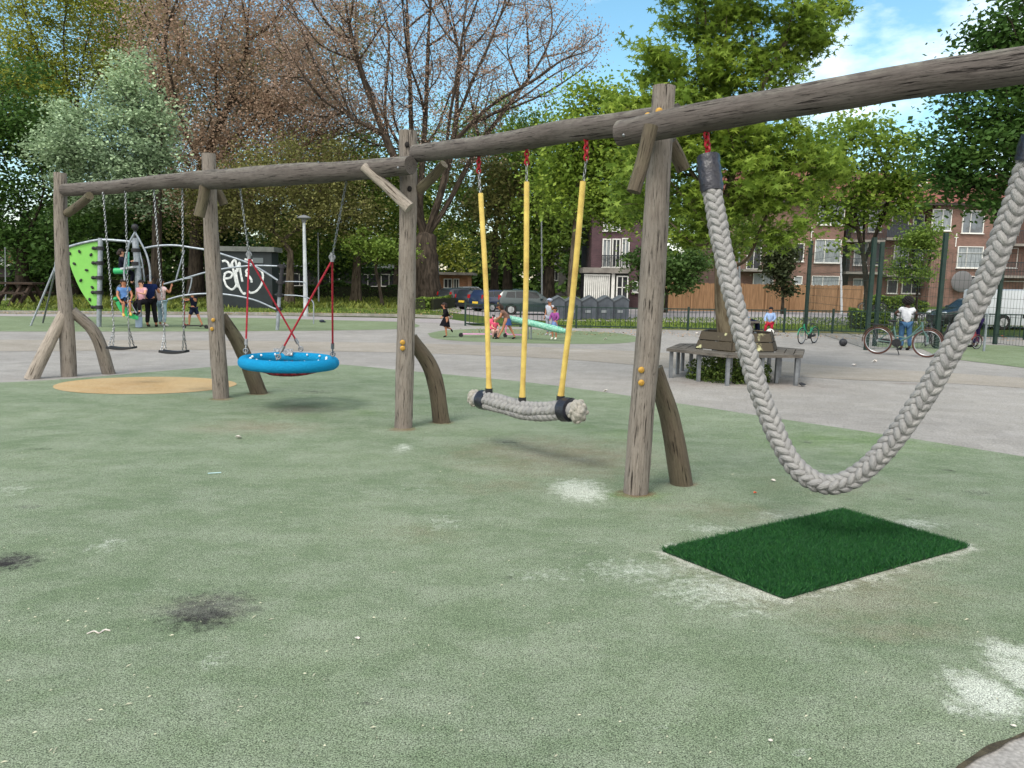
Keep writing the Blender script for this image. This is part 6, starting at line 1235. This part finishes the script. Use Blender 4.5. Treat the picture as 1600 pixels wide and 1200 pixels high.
b = MB(); P = [G(x, y, .008) for x, y in [(136, 990), (147, 986), (155, 989), (163, 984), (172, 985)]]; b.tube(spline(P, 4), .003, 5); b.tube([P[2], P[2]+Vector((.01, .04, 0))], .0025, 5); solo('twig', b, paper, 'thin pale twig left of the burnt patch in the foreground', 'twig')
r = np.random.default_rng(21); n = 520; P = []
while len(P) < n:
    px = r.uniform(-20, 1620); py = 600+600*r.random()**.75
    if py > 1150 and px > 1450: continue
    if abs(px-1270) < 230 and abs(py-868) < 70 and r.random() < .9: continue
    if py < 590+max(0, (px-640))*.13+6: continue
    P.append(G(px, py, .008))
P = np.array([tuple(p) for p in P]); a = r.uniform(0, math.pi, n); ln = r.uniform(.003, .013, n)*(.7+.6*(r.random(n) > .85)); wd = r.uniform(.001, .0022, n)
u = np.stack([np.cos(a), np.sin(a), r.normal(0, .15, n)], 1)*ln[:, None]; v = np.stack([-np.sin(a), np.cos(a), 0*a], 1)*wd[:, None]; up_ = np.array([0, 0, .004])
V = np.stack([P-u-v, P-v*.3-u*.0+up_*0-v, P+u, P+v+up_], 1).reshape(-1, 3)
o = fast_mesh('debris', V, 4, mat('seed_husk', c(172, 172, 150), None, tint=.25, rough=.9), r.random(n), 'scattered seed husks and leaf bits on the green safety surface', off=(0, 5, 0)); o.location = (0, 5, 0); o['kind'] = 'stuff'; o['category'] = 'debris'
# litter and dead leaves strip by the kerb and railing
r = np.random.default_rng(22); n = 2600; px = r.uniform(-20, 1620, n); py = np.where(px < 720, 491+4*r.random(n), 512+(px-720)*.014+9*r.random(n)); P = np.array([tuple(G(a_, b_, .012)) for a_, b_ in zip(px, py)]); P[:, 2] += .1*(px < 720)
V, nn = leaves(P, .06, 3, None, 'x', None, up=3); o = fast_mesh('dead_leaves', V, nn, mat('dead_leaf', c(150, 124, 88), None, tint=.45, rough=.9), r.random(n), 'band of dead leaves and dust along the kerb and the railing', off=(0, 25, 0)); o.location = (0, 25, 0); o['kind'] = 'stuff'; o['category'] = 'leaves'

# ------------------------------------------------------------------ vehicles
def car(name, label, cat, loc, rz, L_, W_, H_, paint, kind='hatch', group=None):
    t = thing(name, label, cat, loc, rz, group); gc_ = .17*H_/1.45; hw = W_/2
    # stations along x (front +): (x, zlow, zbelt, ztop, half width, roof half width)
    if kind == 'van': ST = [(-.5, .3, 1.0, 1.82, .97, .9), (-.485, .22, 1.05, 1.86, 1, .92), (-.1, .2, 1.05, 1.88, 1, .92), (.16, .2, 1.05, 1.84, 1, .9), (.24, .2, 1.05, 1.62, 1, .86), (.34, .2, 1.08, 1.12, .98, .86), (.46, .2, .95, .98, .94, .86), (.5, .3, .72, .74, .8, .74)]; HH = 1.88
    elif kind == 'wagon': ST = [(-.5, .35, .9, .95, .92, .8), (-.485, .22, .95, 1.28, .98, .74), (-.42, .2, .95, 1.42, 1, .76), (0, .2, .93, 1.46, 1, .76), (.1, .2, .92, 1.40, 1, .74), (.24, .2, .92, .96, 1, .8), (.45, .2, .76, .80, .95, .8), (.5, .28, .6, .62, .82, .7)]; HH = 1.46
    else: ST = [(-.5, .38, .95, 1.0, .92, .78), (-.49, .24, 1.0, 1.22, .97, .74), (-.43, .2, 1.0, 1.47, 1, .76), (-.1, .2, .97, 1.5, 1, .77), (.08, .2, .95, 1.46, 1, .75), (.27, .2, .93, .98, 1, .82), (.44, .2, .8, .84, .95, .82), (.5, .28, .62, .64, .82, .72)]; HH = 1.5
    s_ = H_/HH; b = MB(); vs = []; n = len(ST)
    for x, zl, zb, zt, hw1, hw2 in ST:
        zm = (zl+zb)/2
        for sy in (1, -1):
            pr = [(hw*hw1*.92, zl), (hw*hw1, zm), (hw*hw1*.97, zb), (hw*hw2, zt-.04), (hw*hw2*.8, zt)]
            pr = pr if sy > 0 else pr[::-1]
            for y, z in pr: vs.append((x*L_, sy*y, z*s_))
    k_ = 10; fs = [(i*k_+k, i*k_+(k+1) % k_, (i+1)*k_+(k+1) % k_, (i+1)*k_+k) for i in range(n-1) for k in range(k_)]+[tuple(range(k_-1, -1, -1)), tuple((n-1)*k_+k for k in range(k_))]
    b.add(vs, fs); build(b, 'body', paint, t)
    wr = (.31 if kind != 'van' else .33)*s_*1.0
    for x in (-.31*L_, .31*L_):
        for sy in (-1, 1):
            b = MB(); b.tube([(x, sy*(hw-.16), wr), (x, sy*(hw+.012), wr)], wr*1.14, 24); build(b, 'wheel_arch', mat('arch_black', c(14, 14, 16), rough=.9), t)
            b = MB(); b.tube([(x, sy*(hw-.1), wr), (x, sy*(hw+.03), wr)], wr, 24); w_ = build(b, 'wheel', tyre, t)
            b = MB(); b.tube([(x, sy*(hw+.02), wr), (x, sy*(hw+.04), wr)], wr*.62, 20)
            for k in range(5): a = 2*math.pi*k/5; b.beam((x, sy*(hw+.045), wr), (x+math.cos(a)*wr*.6, sy*(hw+.045), wr+math.sin(a)*wr*.6), .05, .02)
            build(b, 'rim', mat('rim_silver', c(176, 178, 180), rough=.35, metal=.5), w_)
    # side windows, front and rear screens, a few mm proud of the body
    cg_ = mat('car_glass', c(22, 27, 30), rough=.18, spec=.5)
    def yat(x, z):
        for a_, b_ in zip(ST, ST[1:]):
            if a_[0] <= x <= b_[0]:
                f = (x-a_[0])/(b_[0]-a_[0]); zb = a_[2]+(b_[2]-a_[2])*f; zt = a_[3]+(b_[3]-a_[3])*f-.04; h1 = (a_[4]+(b_[4]-a_[4])*f)*.97; h2 = a_[5]+(b_[5]-a_[5])*f; g = min(1, max(0, (z-zb)/max(.01, zt-zb))); return hw*(h1+(h2-h1)*g)
        return hw
    wins = {'hatch': [[(-.40, 1.03), (-.25, 1.02), (-.25, 1.38), (-.37, 1.36)], [(-.235, 1.02), (-.06, 1.0), (-.06, 1.41), (-.235, 1.39)], [(-.045, 1.0), (.17, .99), (.09, 1.34), (-.045, 1.41)]],
            'wagon': [[(-.42, .99), (-.27, .98), (-.27, 1.32), (-.40, 1.28)], [(-.255, .98), (-.08, .97), (-.08, 1.35), (-.255, 1.33)], [(-.065, .97), (.15, .97), (.09, 1.26), (-.065, 1.35)]], 'van': [[(.02, 1.1), (.26, 1.12), (.2, 1.5), (.02, 1.62)]]}[kind]
    for wn_ in wins:
        for sy in (-1, 1):
            p = [Vector((x*L_, sy*(yat(x, z)+.006), z*s_)) for x, z in wn_]; b = MB(); b.prism(p, (0, -sy*.02, 0)); build(b, 'side_window', cg_, t, smooth=False)
    def quad(x0, z0, w0, x1, z1, w1, o_): b = MB(); p = [Vector((x0*L_+o_, -w0*hw, z0*s_)), Vector((x0*L_+o_, w0*hw, z0*s_)), Vector((x1*L_+o_, w1*hw, z1*s_)), Vector((x1*L_+o_, -w1*hw, z1*s_))]; b.prism(p, (-o_*1.6, 0, -.01)); return b
    i_ = {'hatch': (4, 5), 'wagon': (4, 5), 'van': (4, 5)}[kind]; A_, B_ = ST[i_[0]], ST[i_[1]]
    build(quad(B_[0]-.015, B_[3]+.03, B_[5]*.86, A_[0]+.012, A_[3]-.05, A_[5]*.84, .018), 'windscreen', cg_, t, smooth=False)
    if kind != 'van': build(quad(ST[1][0]+.004, 1.06, .80, ST[2][0]+.006, ST[2][3]-.09, .70, -.02), 'rear_window', cg_, t, smooth=False)
    else:
        b = MB(); b.box((0.02*L_, -hw-.004, .62*s_), (.24*L_, .012, .12)); build(b, 'side_trim', blackr, t)
    for sy in (-1, 1):
        b = MB(); z_ = 1.05 if kind != 'van' else 1.2; b.box((-.487*L_, sy*hw*.86, z_*s_*.98), (.045*L_, hw*.13, .26*s_), taper=.7); build(b, 'tail_light', mat('tail_red', c(150, 20, 22), rough=.25), t)
        b = MB(); b.ell((.462*L_, sy*hw*.74, .7*s_), (.05*L_, hw*.17, .09*s_)); build(b, 'headlight', mat('headlight', c(190, 196, 200), rough=.15), t)
        b = MB(); b.ell((.17*L_, sy*(hw+.09), 1.0*s_), (.07, .09, .07)); build(b, 'wing_mirror', paint, t)
    b = MB(); b.box((-.503*L_, 0, .42*s_), (.02*L_, W_*.9, .16*s_)); build(b, 'bumper', mat('bumper_dark', c(30, 32, 34), rough=.7), t)
    b = MB(); b.box((-.508*L_-.01, 0, .62*s_), (.02, .46, .1)); build(b, 'number_plate', mat('plate_yellow', c(200, 170, 60), rough=.5), t)
    return t
def paint(name, r_, g_, b_): M = mat(name, c(r_, g_, b_), rough=.3, spec=.5); M.node_tree.nodes['Principled BSDF'].inputs['Coat Weight'].default_value = .5; return M
def carat(px, pyb, hpx, **k): p = G(px, pyb); return Vector((p.x, p.y, -.012)), hpx*mpp(p.y)
GC = 'cars parked beyond the railing'
for px, pyb, hpx, rz_, pt_, kd, l_ in ((828, 491, 38, 2, paint('paint_teal', 38, 54, 56), 'hatch', 'dark teal hatchback with red rear light parked behind the yellow hoses'), (778, 486, 33, 38, paint('paint_blue', 26, 42, 72), 'hatch', 'blue car tucked behind the rear of the teal hatchback'),
                                       (752, 483, 30, 42, paint('paint_navy', 28, 34, 44), 'hatch', 'dark navy car between the black car and the blue car'), (722, 479, 29, 46, paint('paint_black', 26, 28, 32), 'wagon', 'black estate car with a red tail light at the left end of the parked row'),
                                       (812, 474, 22, 20, paint('paint_silver', 150, 160, 170), 'hatch', 'pale silver car seen behind the blue car roof'), (740, 468, 20, 30, paint('paint_white', 190, 194, 198), 'hatch', 'white car far behind the black estate')):
    loc, h_ = carat(px, pyb, hpx); car('parked_car', l_, 'car', loc, rad(rz_), h_*2.55, h_*1.16, h_, pt_, kd, GC)
loc, h_ = carat(1588, 513, 60); car('parked_van', 'white van parked on the street at the right edge', 'van', loc, rad(4), h_*2.4, h_*.98, h_, paint('paint_vanwhite', 200, 206, 212), 'van', GC)
loc, h_ = carat(1514, 512, 46); car('parked_car', 'black car parked left of the white van behind the rope', 'car', loc, rad(184), h_*2.5, h_*1.1, h_, MATS['paint_black'], 'wagon', GC)
